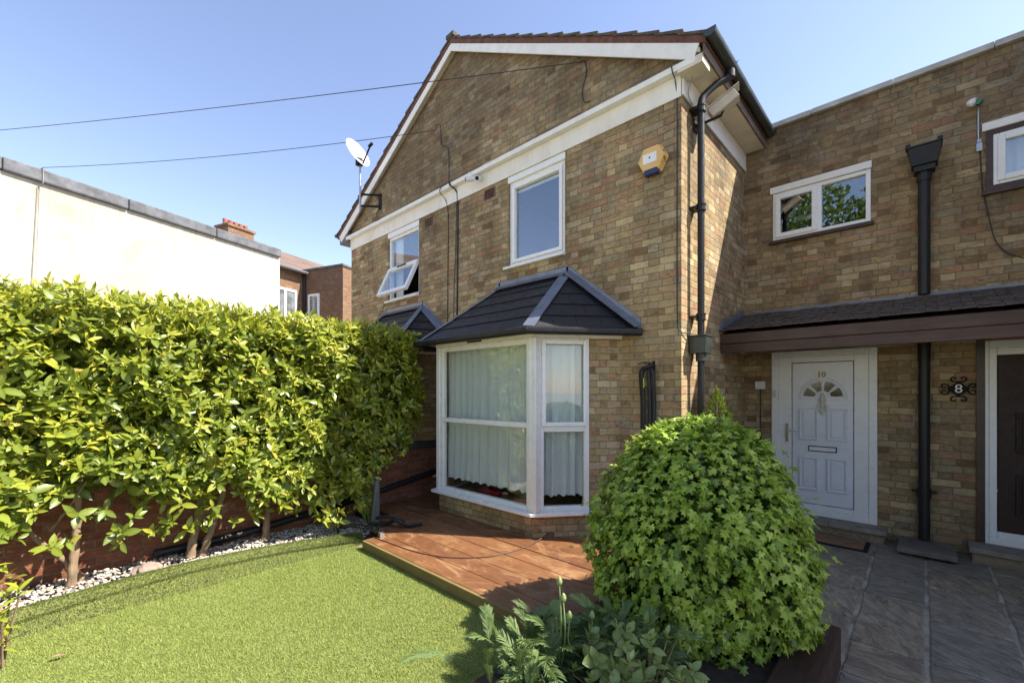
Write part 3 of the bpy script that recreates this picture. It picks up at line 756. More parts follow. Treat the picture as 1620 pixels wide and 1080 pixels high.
w1 = win_t(*W1); win_t(*W2, brown=True)
sl = MB(); sl.tube([(-1.30, YD+.6, 4.06), (-1.02, YD+.75, 4.10)], .035, 10); sl.build('strip_light', M['white_paint'], w1)

def arch_pts(cx, cz, r, n, a0=0., a1=math.pi): return [(cx + r*math.cos(a0+(a1-a0)*k/n), cz + r*math.sin(a0+(a1-a0)*k/n)) for k in range(n+1)]
def arc_ring(mb, cx, cz, r0, r1, y0, y1, a0=0., a1=math.pi, n=20):
    A = arch_pts(cx, cz, r0, n, a0, a1); B = arch_pts(cx, cz, r1, n, a0, a1)
    for k in range(n):
        q = [(A[k][0], y0, A[k][1]), (B[k][0], y0, B[k][1]), (B[k+1][0], y0, B[k+1][1]), (A[k+1][0], y0, A[k+1][1])]
        mb.prism(q, (0, y1-y0, 0))
def panel(mb, x0, x1, z0, z1, y):
    w = .018
    for (a, b, c, d) in ((x0, x1, z1-w, z1), (x0, x1, z0, z0+w), (x0, x0+w, z0+w, z1-w), (x1-w, x1, z0+w, z1-w)):
        mb.box(a, b, y-.024, y+.001, c, d)
    mb.box(x0+w+.022, x1-w-.022, y-.016, y+.001, z0+w+.022, z1-w-.022)
def front_door(dx, mdoor, mframe, label, knocker=True, wide=0.):
    """dx: shift of the door; measured from the white door"""
    fr = MB(); X0, X1, Z0, Z1 = -1.444+dx, -.381+dx, .15, 2.19
    frame_rect(fr, X0, X1, YD-.02, YD+.10, Z0, Z1, .075)
    fr.box(X0+.075, X0+.221-wide, YD-.004, YD+.09, Z0+.075, Z1-.075); fr.box(X1-.211+wide, X1-.075, YD-.004, YD+.09, Z0+.075, Z1-.075)
    fr.box(X0+.221-wide, X1-.211+wide, YD-.004, YD+.09, Z1-.145, Z1-.075); fr.box(X0+.221-wide, X1-.211+wide, YD-.004, YD+.09, Z0+.075, Z0+.13)
    f = fr.build('door_frame', mframe, T_, bevel=.006)
    d = MB(); x0, x1, z0, z1 = -1.215+dx-wide, -.600+dx+wide, .288, 2.037
    y = YD+.006
    d.box(x0, x1, y, y+.05, z0, z1)
    P_ = [(-1.137,-.942,1.08,1.475), (-.85,-.655,1.08,1.475), (-1.137,-.942,.46,.865), (-.85,-.655,.46,.865)]
    cx = -.896+dx; kx = 1+wide*2.4
    for a, b, c_, e in P_: panel(d, cx+(a+.896)*kx, cx+(b+.896)*kx, c_, e, y)
    cz = 1.60
    arc_ring(d, cx, cz, .205, .24, y-.024, y+.001); d.box(cx-.24, cx+.24, y-.012, y+.001, cz-.02, cz)
    arc_ring(d, cx, cz, .0, .07, y-.012, y+.001, n=10)
    for q in (0, 45, 90, 135, 180):
        q = R(q); p0 = Vector((cx, y-.012, cz)); d.beam(p0 + Vector((math.cos(q)*.06, 0, math.sin(q)*.06+ (.008 if q in (0, math.pi) else 0))), p0 + Vector((math.cos(q)*.22, 0, math.sin(q)*.22 + (.008 if q in (0, math.pi) else 0))), .022, .013, (0,1,0))
    dd = d.build('front_door', mdoor, T_, bevel=.004, label=label)
    for k in range(4):
        g_ = MB(); a0 = R(45*k+7); a1 = R(45*k+38); arc_ring(g_, cx, cz+.002, .085, .198, y-.004, y-.001, a0, a1, 6); g_.build('fanlight', M['fan'], dd)
    h = MB(); hx = (-1.268 if knocker else -.46)+dx; h.box(hx-.014, hx+.014, y-.028, y-.018, 1.04, 1.27); h.tube([(hx, y-.03, 1.19), (hx, y-.055, 1.19)], .009, 8); h.tube([(hx, y-.055, 1.19), (hx+(.11 if knocker else -.11), y-.052, 1.188)], .009, 8); h.build('handle', M['chrome'], dd)
    lb = MB(); lb.box(-1.045+dx, -.755+dx, y-.006, y+.001, .938, 1.008); L_ = lb.build('letterbox', M['black_plastic'] if knocker else M['brass'], dd)
    lb = MB(); lb.box(-1.033+dx, -.767+dx, y-.011, y-.005, .950, .996); lb.build('letterbox_flap', M['upvc'] if knocker else M['brass'], dd)
    if knocker:
        kn = MB(); cxk = -.896
        kn.tube([(cxk, y-.02, 1.60), (cxk, y-.024, 1.56)], [.03, .04], 12); kn.tube([(cxk, y-.022, 1.66), (cxk, y-.022, 1.60)], [.012, .03], 12)
        for s in (-1, 1): kn.tube(cat_pts([(cxk, y-.02, 1.56), (cxk+s*.035, y-.03, 1.52), (cxk+s*.042, y-.03, 1.48), (cxk+s*.02, y-.03, 1.44), (cxk, y-.03, 1.43)], 4), .009, 8)
        kn.tube([(cxk, y-.03, 1.43), (cxk, y-.03, 1.385)], [.012, .006], 8); kn.tube([(cxk, y-.02, 1.55), (cxk, y-.024, 1.47)], [.03, .012], 10)
        kn.build('knocker', M['cream_paint'], dd)
        for ch, xx in (('1', -.932), ('0', -.887)): text('numeral', ch, (xx, y-.004, 1.885), .09, M['brass'], dd, .003, .003)
        b = MB(); b.box(-1.425, -1.388, YD-.034, YD-.02, 1.605, 1.695); b_ = b.build('doorbell', M['cream_paint'], f, bevel=.004)
    return dd
def text(name, s, loc, size, m, parent, ext=.002, bold=0.0, axis='y'):
    cu = bpy.data.curves.new(name, 'FONT'); cu.body = s; cu.size = size; cu.extrude = ext; cu.align_x = 'CENTER'; cu.align_y = 'CENTER'; cu.offset = bold
    tmp = bpy.data.objects.new(name+'_tmp', cu); C.objects.link(tmp)
    dg = bpy.context.evaluated_depsgraph_get(); me = bpy.data.meshes.new_from_object(tmp.evaluated_get(dg)); bpy.data.objects.remove(tmp)
    me.materials.clear(); me.materials.append(m)
    me.transform(Matrix.Rotation(R(90), 4, 'X')); me.transform(Matrix.Translation(Vector(loc) - world_loc(parent)))
    o = bpy.data.objects.new(name, me); C.objects.link(o)
    if parent: o.parent = parent
    return o
M['fan'] = plain('fanlight_glass_dark', (.02,.022,.018), .05, .3, 10, bump=.1, bscale=18, spec=.6)
M['cream_paint'] = plain('cream_painted_metal', (.62,.60,.50), .35, .08, 10)
front_door(0, M['door_white'], M['upvc'], 'white panelled front door numbered 10 with fanlight')
front_door(1.851, M['brown_door'], M['upvc'], 'dark brown panelled front door with fanlight', False, .09)
ob = MB(); ob.box(.395, .455, YD-.03, YD+.11, .155, 2.25); ob.build('door_surround', M['brown_paint'], T_)
# steps
def step(x0, x1, y0):
    s = MB(); s.box(x0+.02, x1-.02, y0+.03, YD-.002, -.02, .098); st = s.build('doorstep', M['step_brick'], T_)
    s = MB(); xm = (x0+x1)/2+.1
    s.box(x0, xm-.003, y0, YD-.001, .1, .15); s.box(xm+.003, x1, y0, YD-.001, .1, .15); s.build('tread', M['step_stone'], st, bevel=.006)
M['step_brick'] = brick_mat('step_brick', [(.30,.24,.16), (.26,.21,.14), (.34,.27,.17)], (.2,.18,.15), .5, L=.3, H=.098, flemish=False)
M['step_stone'] = plain('step_slab', (.25,.22,.18), .85, .3, 8, bump=.6)
step(-1.53, -.29, 6.24); step(.33, 1.56, 6.2)
# canopy
cn = MB(); XC0, XC1 = -1.765, 2.04
cn.box(XC0+.01, XC1, 5.53, 5.56, 2.14, 2.36); CN = None
cb = MB(); cb.box(XC0, XC1, 5.505, 5.53, 2.245, 2.362); cb.box(XC0, XC1, 5.515, 5.53, 2.13, 2.243)
CN = cb.build('canopy', M['fascia_wood'], T_, bevel=.006)
cs = MB(); cs.prism([(XC0, 5.532, 2.36), (XC0, YD-.002, 2.66), (XC0, YD-.002, 2.62), (XC0, 5.532, 2.15)], (XC1-XC0, 0, 0)); cs.v = cs.v
cs.build('canopy_lining', M['brown_paint'], CN)
ct = MB(); nR = 11
for r in range(nR):
    y0 = 5.47 + (YD-5.47)*r/nR; y1 = min(5.47 + (YD-5.47)*(r+1.3)/nR, YD-.003)
    z = lambda y: 2.385 + (y-5.47)*(2.70-2.385)/(YD-5.47)
    x = XC0 + (r % 2)*-.08
    while x < XC1:
        a, b = max(x, XC0), min(x+.158, XC1); x += .162
        if b-a < .02: continue
        jz, jy, t = random.uniform(0, .007), random.uniform(-.006, .006), random.uniform(-.004, .004)
        ct.add([(a,y0+jy,z(y0)+.010+jz),(b,y0+jy,z(y0)+.010+jz+t),(b,y1,z(y1)),(a,y1,z(y1)),(a,y0+jy,z(y0)+.026+jz),(b,y0+jy,z(y0)+.026+jz+t),(b,y1,z(y1)+.008),(a,y1,z(y1)+.008)],
               [(0,3,2,1),(4,5,6,7),(0,1,5,4),(1,2,6,5),(2,3,7,6),(3,0,4,7)])
M['canopy_tile'] = plain('canopy_tile', (.080,.064,.056), .88, .55, 16, bump=.7, bscale=45)
ct.build('canopy_tiles', M['canopy_tile'], CN)
fl = MB()
for k in range(7):
    y = 5.50 + k*.14; z0 = 2.40 + (y-5.47)*.306
    fl.box(XR+.001, XR+.012, y, y+.11, z0, z0+.10+.02*(k%2))
fl.beam((-.2-1.5, YD-.008, 2.705), (XC1, YD-.008, 2.705), .014, .035, (0,0,1)); fl.build('lead_flashing', M['lead'], CN)
# terrace downpipe + hopper
d = MB(); x_, y_ = .008, YD-.075
d.tube([(x_, y_, 2.72), (x_, y_, 4.02)], .05, 16); d.tube([(x_, y_, .10), (x_, y_, 2.35)], .047, 16)
d.tube([(x_, y_, 2.0), (x_, y_, 2.36)], .052, 16)
for z in (.60,): d.tube([(x_, y_, z-.06), (x_, y_, z+.05)], .056, 16); d.box(x_-.1, x_+.1, y_+.03, YD, z-.01, z+.02)
d.tube([(x_, y_, 3.93), (x_, y_, 4.03)], .06, 16)
dp2 = d.build('downpipe', M['black_plastic'], T_)
h = MB(); hopper(h, -.12, .14, YD-.20, YD-.012, 4.08, 4.27, .03); h.box(-.075, .095, YD-.16, YD-.012, 4.02, 4.079)
for s in (-.13, .12): h.box(s-.01, s+.03, YD-.18, YD-.10, 4.275, 4.33)
h.build('hopper', M['black_plastic'], dp2, bevel=.005)
pb = MB(); pb.box(-.70, -.55, YD-.004, YD, .6, .8)
# mortar repair patches
M['patch'] = plain('cement_patch', (.36,.31,.25), .95, .35, 14, bump=.8, bscale=30)

gable_house('mirrored brick gabled wing beyond the brown front door, seen only from the side', True)

# ================================================================== FAR BUILDINGS
ga = Vector((.943, .334, 0)); gb = Vector((-.334, .943, 0))
def rot_box(mb, o, a0, a1, b0, b1, z0, z1):
    q = [Vector(o)+ga*a+gb*b for a, b in ((a0,b0),(a1,b0),(a1,b1),(a0,b1))]
    mb.prism([(v.x, v.y, z0) for v in q], (0, 0, z1-z0))
B = Vector((-14.88, 5.0, 0))
def render_mat():
    n = N('cream_render'); p = n.pos()
    st = n.map(n.noise(n.scl(p, (1, 1, .8)), .55, 8, .70, .6), .47, .68, 0., .8)
    st2 = n.map(n.noise(n.scl(p, (1, 1, 1.6)), 2.5, 7, .7), .6, .8, 0., .35)
    c_ = n.mix(st, (.47,.435,.365), (.36,.30,.21)); c_ = n.mix(st2, c_, (.31,.26,.18))
    zz_ = n.node('ShaderNodeSeparateXYZ', {0: p}).outputs[2]
    drip = n.math('MULTIPLY', n.map(n.noise(n.scl(p, (3., 3., .12)), 2.2, 6, .7), .48, .66, 0., 1.), n.map(zz_, 4.8, 5.9, 0., .45))
    c_ = n.mix(drip, c_, (.22,.19,.14))
    n.set('Base Color', c_); n.set('Roughness', .9); n.bump(n.noise(p, 30, 5), .35, .01); return n.m
M['render'] = render_mat()
RB = thing('rendered_building', tuple(B), 'cream rendered side wall of a flat building with dark grey coping', 'building')
m_ = MB(); rot_box(m_, B, -7, 0, -16, 0, -.05, 5.92); m_.build('wall', M['render'], RB)
m_ = MB(); b_ = -16.
while b_ < -.01:
    b2 = min(b_+2.0, .05); rot_box(m_, B, -7.05, .09, b_+.006, b2-.006, 5.923+.004*(int(b_) % 2), 6.18+.004*(int(b_) % 2)); b_ = b2
m_.build('coping', M['felt'], RB, bevel=.03)
m_ = MB(); m_.tube([B+ga*.02+gb*-5.45+Vector((0,0,6.2)), B+ga*.11+gb*-5.45+Vector((0,0,6.19)), B+ga*.11+gb*-5.45+Vector((0,0,5.9)), B+ga*.012+gb*-5.50+Vector((0,0,5.8)), B+ga*.012+gb*-5.75+Vector((0,0,0))], .012, 6); m_.build('wall_cable', M['cable_grey'], RB)
# far brown brick house
O2 = Vector((-18.6, 7.2, 0))
FH = thing('brick_house', tuple(O2), 'distant L-shaped brown brick house with tiled roof, white windows and chimney', 'house')
m_ = MB(); rot_box(m_, O2, -9, 0, -12, 9, -.05, 6.55); rot_box(m_, O2, .0, 2.1, .0, 6, -.05, 6.62)
m_.build('wall', M['far_brick'], FH)
m_ = MB(); rot_box(m_, O2, -.1, 2.16, -.06, 6.1, 6.625, 6.70); m_.build('parapet', M['felt'], FH)
M['far_roof'] = plain('far_red_tiles', (.15,.10,.075), .85, .35, 1.6, bump=.5, bscale=9)
rf = MB()
e0, e1 = -12, 9.0
pts = {}
def gp_(a, b, z): v = O2+ga*a+gb*b; return (v.x, v.y, z)
rf.add([gp_(.25, e0, 6.5), gp_(.25, e1, 6.5), gp_(-4.3, e1, 8.7), gp_(-4.3, e0, 8.7), gp_(-9.2, e0, 6.5), gp_(-9.2, e1, 6.5)], [(0,1,2,3), (3,2,5,4), (1,5,2), (0,4,5,1)])
RF = rf.build('roof', M['far_roof'], FH)
m_ = MB(); m_.tube([gp_(.30, e0, 6.5), gp_(.30, -.1, 6.5)], .06, 8); m_.build('gutter', M['grey_box'], RF)
m_ = MB(); rot_box(m_, O2 + ga*-6.5+gb*1.45, -.45, .45, -.66, .66, 7.5, 9.75); rot_box(m_, O2 + ga*-6.5+gb*1.45, -.52, .52, -.73, .73, 9.75, 9.87); CHM = m_.build('chimney', M['far_brick'], FH)
for k in range(5):
    v = O2 + ga*-6.5 + gb*(1.45-.52+k*.26); q = MB(); q.tube([(v.x, v.y, 9.87), (v.x, v.y, 10.0), (v.x, v.y, 10.17)], [.12, .10, .115], 10); q.build('chimney_pot', M['terracotta'], CHM)
def far_win(o, dx_, n, w_, z0, z1, split):
    o = Vector(o); f = MB()
    def bx(a0, a1, c0, c1, out0, out1):
        q = [o+dx_*a0+n*out0, o+dx_*a1+n*out0, o+dx_*a1+n*out1, o+dx_*a0+n*out1]; f.prism([(v.x, v.y, c0) for v in q], (0,0,c1-c0))
    for a0, a1, c0, c1 in ((0,.09,z0,z1), (w_-.09,w_,z0,z1), (.09,w_-.09,z0,z0+.09), (.09,w_-.09,z1-.09,z1)): bx(a0, a1, c0, c1, .0, .05)
    for s in split: bx(s-.045, s+.045, z0+.09, z1-.09, .0, .05)
    bx(-.05, w_+.05, z0-.08, z0-.002, .0, .1)
    w = f.build('window', M['upvc'], FH)
    g_ = MB(); q = [o+dx_*.05+n*.01, o+dx_*(w_-.05)+n*.01, o+dx_*(w_-.05)+n*.02, o+dx_*.05+n*.02]; g_.prism([(v.x, v.y, z0+.05) for v in q], (0,0,z1-z0-.1)); g_.build('pane', M['far_glass'], w)
M['far_glass'] = plain('far_window_glass', (.16,.18,.19), .08, .6, 3, bump=0, spec=.9)
far_win(O2+gb*-1.75, gb, ga, 1.35, 4.55, 5.75, [.82]); far_win(O2+ga*.25, ga, -gb, .62, 4.55, 5.65, [])
m_ = MB(); v = O2+ga*.08+gb*-.08; m_.tube([(v.x, v.y, 0), (v.x, v.y, 6.5)], .05, 8); m_.build('downpipe', M['black_plastic'], FH)
m_ = MB(); v = O2+ga*.1+gb*-.08; m_.tube([tuple(O2+ga*.06+gb*-1.9+Vector((0,0,4.35))), tuple(O2+ga*.06+gb*-.2+Vector((0,0,3.9)))], .05, 8); m_.build('waste_pipe', M['black_plastic'], FH)

# ================================================================== LOW BOUNDARY WALL, PIPE
BW = thing('boundary_wall', (-5.55, 1.5, 0), 'low red brick boundary wall with dark brick coping behind the laurel hedge', 'wall')
m_ = MB(); m_.box(-5.80, -5.58, -3.0, YF-.003, -.05, .80); m_.build('wall', M['red_brick'], BW)
m_ = MB(); m_.box(-5.81, -5.57, -3.0, YF-.003, .801, .915); m_.build('coping', M['coping_brick'], BW)
m_ = MB(); m_.tube(cat_pts([(-5.52, .7, .08), (-5.52, 1.1, .085), (-5.52, 1.6, .11), (-5.52, 3.0, .27), (-5.50, 4.1, .45), (-5.48, 4.3, .49)], 6), .04, 12)
tag(m_.build('drain_pipe', M['black_plastic'], smooth=True), 'black plastic waste pipe running along the foot of the low brick wall', 'pipe')

# ================================================================== DECK
DK = thing('deck', (-3.7, 3.2, 0), 'low reddish brown timber deck in front of the bay window', 'deck')
ys = [2.28 + .25*k for k in range(9)]
for k, y in enumerate(ys[:-1]):
    y1 = min(ys[k+1], YF); m_ = MB(); jz = random.uniform(-.002, .002)
    x0 = -4.33 if k == 0 else (-4.62 if k == 1 else -5.56); x0 = {0: -4.33, 1: -4.62, 2: -5.0}.get(k, -5.56)
    m_.box(x0, -1.66, (2.305 if k == 0 else y+.004), y1-.004, .068, .1+jz); m_.build('board', M['deck'], DK, bevel=.003)
m_ = MB(); m_.box(-4.33, -1.66, 2.272, 2.303, -.01, .097); m_.build('edge_board', M['deck_edge'], DK)
m_ = MB(); m_.box(-5.54, -1.82, 2.8, YF-.03, -.01, .066); m_.build('joist_bed', M['dark'], DK)

# ================================================================== LAWN + TURF
curb = cat_pts([(-4.55, -2.2, 0), (-4.70, -.9, 0), (-4.80, -.19, 0), (-4.90, .35, 0), (-4.95, .9, 0), (-4.86, 1.6, 0), (-4.68, 2.15, 0), (-4.58, 2.42, 0)], 10)
poly = [(p.x, p.y) for p in curb] + [(-4.35, 2.30), (-1.80, 2.30), (-1.80, -2.2)]
m_ = MB(); m_.add([(x, y, -.004) for x, y in poly], [tuple(range(len(poly)))]); tag(m_.build('lawn', M['turf_base']), kind='structure')
cy = np.array([p.y for p in curb]); cxv = np.array([p.x for p in curb]); oi = np.argsort(cy)
def left_edge(y): return np.interp(y, cy[oi], cxv[oi])
def blades(name, pos, h, w_, lean, tint, m):
    n_ = len(pos); a = rng.uniform(0, 2*np.pi, n_); ex = np.stack([np.cos(a), np.sin(a), np.zeros(n_)], 1)
    b = rng.uniform(0, 2*np.pi, n_); l = lean*rng.uniform(.2, 1, n_); dr = np.stack([np.cos(b)*l, np.sin(b)*l, np.ones(n_)], 1); dr = unit(dr)
    hh = h*rng.uniform(.6, 1.15, n_)[:, None]
    p0 = pos - ex*w_/2; p1 = pos + ex*w_/2; p2 = pos + dr*hh + np.stack([dr[:, 0], dr[:, 1], -.35*np.ones(n_)], 1)*hh*.35
    V = np.stack([p0, p1, p2], 1).reshape(-1, 3); F = np.arange(n_*3).reshape(-1, 3)
    return np_mesh(name, V, F, m, attrs={'tint': np.repeat(tint, 3)}, smooth=False)
n_ = 400000
ly = rng.uniform(-1.6, 2.29, n_); lx = rng.uniform(-5.0, -1.82, n_)
k = (lx > left_edge(ly)+.055); 
lx, ly = lx[k], ly[k]
dist = np.hypot(lx, ly)
t_ = rng.uniform(0, .72, len(lx)) + .25*(rng.random(len(lx)) < .12)
tag(blades('turf_blades', np.stack([lx, ly, np.full(len(lx), -.004)], 1), .021, .0038, 1.0, np.clip(t_, 0, 1), M['turf']), 'short artificial grass covering the lawn', kind='stuff')
# raised turf edging along the gravel
LE = thing('lawn_edging', (-4.85, .5, 0), 'raised grassy strip edging between the lawn and the gravel', 'edging')
m_ = MB(); m_.tube([(p.x-.03, p.y, .015) for p in curb], [.070]*len(curb), 10); core = m_.build('edging_core', M['turf_base'], LE)
n_ = 42000; ii = rng.integers(0, len(curb)-1, n_); tt = rng.random(n_)
cp = np.array([[p.x, p.y, 0] for p in curb]); pc = cp[ii]*(1-tt[:, None]) + cp[ii+1]*tt[:, None]
tv = unit(cp[ii+1]-cp[ii]); sv = np.stack([tv[:, 1], -tv[:, 0], np.zeros(n_)], 1); q = rng.uniform(-.3, np.pi+.1, n_)
nrm_ = sv*np.cos(q)[:, None] + np.array([0, 0, 1.])*np.sin(q)[:, None]
pc = pc + np.array([-.03, 0, .015]) + nrm_*.069
n2_ = n_; a = unit(rng.normal(size=(n_, 3))); dr = unit(nrm_ + .6*rng.normal(size=(n_, 3))); hh = .02*rng.uniform(.6, 1.2, n_)[:, None]
V = np.stack([pc-a*.0018, pc+a*.0018, pc+dr*hh], 1).reshape(-1, 3)
o = np_mesh('turf_pile', V, np.arange(n_*3).reshape(-1, 3), M['turf_dark'], LE, attrs={'tint': np.repeat(rng.uniform(0, .6, n_), 3)}, smooth=False)
o['kind'] = 'stuff'

# ================================================================== GRAVEL
m_ = MB(); m_.quad((-5.58,-2.5,-.002),(-4.5,-2.5,-.002),(-4.5,3.2,-.002),(-5.58,3.2,-.002)); tag(m_.build('gravel_bed', M['soil']), kind='structure')
import bmesh
bm = bmesh.new(); bmesh.ops.create_icosphere(bm, subdivisions=2, radius=1); tv = np.array([v.co[:] for v in bm.verts]); tf = np.array([[v.index for v in f.verts] for f in bm.faces]); bm.free()
tv = tv*(1+.12*np.sin(tv[:, [1, 2, 0]]*2.3+1))
n_ = 7500
gy = rng.uniform(-1.3, 2.95, n_); gx = rng.uniform(-5.57, -4.6, n_); k = (gx < left_edge(np.minimum(gy, 2.4))-.05) & ~((gy > 2.5) & (gx > -4.75)); gx, gy = gx[k], gy[k]
n_ = len(gx); pos = np.stack([gx, gy, rng.uniform(.0, .022, n_)], 1)
yd = rng.normal(size=(n_, 3)); yd[:, 2] *= .3; zh = np.stack([rng.normal(0, .3, n_), rng.normal(0, .3, n_), np.ones(n_)], 1)
sc = rng.uniform(.007, .017, n_)[:, None]*np.stack([rng.uniform(.7, 1, n_), rng.uniform(.9, 1.5, n_), rng.uniform(.45, .75, n_)], 1)
V, F = scatter(tv, tf, pos, frames(yd, zh), sc)
def pebble_mat():
    n = N('pebbles'); a = n.node('ShaderNodeAttribute', attribute_name='tint').outputs['Fac']
    c_ = n.ramp(a, [(0, (.16,.14,.12)), (.3, (.42,.37,.31)), (.6, (.55,.50,.43)), (.85, (.68,.64,.58)), (1, (.40,.22,.13))])
    n.set('Base Color', n.mix(n.map(n.noise(n.pos(), 80, 4), .4, .7, 0, .3), c_, (.3,.27,.22))); n.set('Roughness', .7); n.bump(n.noise(n.pos(), 200, 3), .3, .002); return n.m
o = np_mesh('gravel', V, F, pebble_mat(), attrs={'tint': np.repeat(rng.random(n_), len(tv))}); tag(o, 'pale mixed pebbles spread under the laurel hedge', kind='stuff')
# rock
bm = bmesh.new(); bmesh.ops.create_icosphere(bm, subdivisions=3, radius=1)
for v in bm.verts:
    c_ = v.co; f_ = 1 + .18*math.sin(c_.x*3+1)*math.cos(c_.y*4) + .1*math.sin(c_.z*7+c_.x*5); v.co = Vector((c_.x*.10*f_, c_.y*.12*f_, max(c_.z, -.5)*.075*f_))
me = bpy.data.meshes.new('rock'); bm.to_mesh(me); bm.free(); me.materials.append(plain('pinkish_stone', (.27,.20,.16), .85, .3, 14, bump=.9, bscale=35))
o = bpy.data.objects.new('rock', me); C.objects.link(o); o.location = (-5.10, .60, .05); tag(o, 'rounded pinkish stone lying on the gravel beside the lawn edge', 'stone')

# ================================================================== LEAF TEMPLATES
def leaf_template(wd=.45, bend=.18, fold=.12, tip=1.0, n=5):
    V = []; mid = []
    for i in range(n):
        t = i/(n-1); w_ = wd*.5*math.sin(math.pi*min(.04+t*.94, .99)**.92)**.8; zb = -bend*t*t
        for j, s in enumerate((-1, 0, 1)):
            V.append((s*w_, t, zb + abs(s)*fold*w_*2)); mid.append(1. if s == 0 else 0.)
    F = [(i*3+j, i*3+j+1, (i+1)*3+j+1, (i+1)*3+j) for i in range(n-1) for j in range(2)]
    return np.array(V), np.array(F), np.array(mid)
LV, LF, LM = leaf_template()
def shoots(pos, axis, k, length, young, spread=(35, 80), stem=.06):
    """whorls of leaves: returns vertex arrays"""
    Np = len(pos); K = k
    pos = np.repeat(pos, K, 0); ax = np.repeat(unit(axis), K, 0); yg = np.repeat(young, K)
    idx = np.tile(np.arange(K), Np); t = unit(np.cross(ax, rng.normal(size=ax.shape))); t = np.repeat(t[::K], K, 0); b = np.cross(ax, t)
    ph = idx*2.4 + rng.uniform(-.4, .4, len(idx)); rad = t*np.cos(ph)[:, None] + b*np.sin(ph)[:, None]
    th = np.radians(spread[1] - (spread[1]-spread[0])*(idx/max(K-1, 1)) + rng.normal(0, 9, len(idx)))
    d = ax*np.cos(th)[:, None] + rad*np.sin(th)[:, None]; d[:, 2] -= .12*(1-yg)
    base = pos + ax*(stem*(idx/max(K-1, 1)))[:, None]
    ln = length*rng.uniform(.5, 1.35, len(idx))*(1-.25*idx/max(K-1, 1)); ln = ln*np.where(yg > .6, .85, 1)
    wsc = rng.uniform(.85, 1.15, len(idx))*np.where(yg > .6, .72, 1.)
    Mx = frames(d, ax + .25*rng.normal(size=ax.shape))
    sc = np.stack([ln*wsc, ln, ln], 1)
    V, F = scatter(LV, LF, base, Mx, sc)
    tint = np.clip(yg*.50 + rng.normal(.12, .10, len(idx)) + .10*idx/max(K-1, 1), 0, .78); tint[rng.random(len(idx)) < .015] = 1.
    return V, F, np.repeat(tint, len(LV)), np.tile(LM, len(idx))
def merge(parts):
    V = []; F = []; T = []; Mi = []; n = 0
    for v, f, t, m in parts: V.append(v); F.append(f+n); T.append(t); Mi.append(m); n += len(v)
    return np.concatenate(V), np.concatenate(F), np.concatenate(T), np.concatenate(Mi)

# ================================================================== LAUREL HEDGE
HG = thing('laurel_hedge', (-5.4, 1.0, 0), 'tall clipped laurel hedge of glossy yellow-green leaves above the gravel', 'hedge')
x0, x1, y0, y1, z0, z1 = -6.15, -4.98, -2.2, 3.62, .62, 2.50
def lump(a, b): return .07*np.sin(a*3.1+1)*np.cos(b*2.7) + .05*np.sin(a*7.3+b*5.1) + .03*np.sin(a*13+b*11)
def rnd(n, lo, hi): return rng.uniform(lo, hi, n)
parts = []
# front face (towards +x), top, right end (towards +y)
n_ = 3500; fy = rnd(n_, y0, y1); fz = rnd(n_, z0-.25, z1)
# round the far end in plan and in elevation
edge = np.clip((fy-(y1-.45))/.45, 0, 1); xs_ = x1 - .42*edge**2 + lump(fy, fz) - .10*np.clip((fz-2.2)/.3, 0, 1)**2 - rnd(n_, 0, .28)
low = z0 + .10 + .16*np.sin(fy*2.6+.6) + .12*np.sin(fy*6.1) + .05 - .34*np.clip((fy-2.0)/.5, 0, 1) 
keep = (fz > low - rnd(n_, 0, .12)) & (fy < y1 - .95*np.clip((1.35-fz)/.9, 0, 1)); fy, fz, xs_ = fy[keep], fz[keep], xs_[keep]; n_ = len(fy)
ax = np.stack([rnd(n_, .35, 1.1), rng.normal(0, .45, n_)+.5*np.clip((fy-2.9)/.3, 0, 1), rnd(n_, .1, 1.2)], 1)
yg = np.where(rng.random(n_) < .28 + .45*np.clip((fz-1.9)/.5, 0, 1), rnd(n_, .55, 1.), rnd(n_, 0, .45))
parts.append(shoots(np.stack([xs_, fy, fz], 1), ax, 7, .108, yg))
n_ = 1600; ty = rnd(n_, y0, y1-.05); tx = rnd(n_, x0, x1-.02); tz = z1 - .03 + lump(tx*2, ty)*.7 - .22*np.clip((tx-(x1-.2))/.2, 0, 1)**2 - .25*np.clip((ty-(y1-.3))/.3, 0, 1)**2 - rnd(n_, 0, .15)
ax = np.stack([rng.normal(.1, .3, n_), rng.normal(0, .3, n_), np.ones(n_)], 1)
parts.append(shoots(np.stack([tx, ty, tz], 1), ax, 7, .095, rnd(n_, .5, 1.), (12, 62), .09))
n_ = 700; ex_ = rnd(n_, x0, x1-.1); ez = rnd(n_, z0, z1-.05); ey = y1 - .95*np.clip((1.35-ez)/.9, 0, 1) - .25*np.clip((ex_-(x1-.45))/.45, 0, 1)**2 + lump(ex_, ez) - rnd(n_, 0, .2) - .25*np.clip((1.1-ez)/.5, 0, 1)
ax = np.stack([rng.normal(.2, .5, n_), rnd(n_, .4, 1.1), rnd(n_, .1, 1.1)], 1)
parts.append(shoots(np.stack([ex_, ey, ez], 1), ax, 7, .11, rnd(n_, 0, .8)))
# inner and back leaves that close the body
n_ = 3600; iy = rnd(n_, y0, y1-.25); iz = rnd(n_, z0+.15, z1-.12); ix = rnd(n_, x0, x1-.25); kk = iy < y1-.3 - .95*np.clip((1.35-iz)/.9, 0, 1); iy, iz, ix = iy[kk], iz[kk], ix[kk]; n_ = len(iy)
parts.append(shoots(np.stack([ix, iy, iz], 1), rng.normal(size=(n_, 3))+np.array([.5, 0, .5]), 7, .16, rnd(n_, 0, .3)))
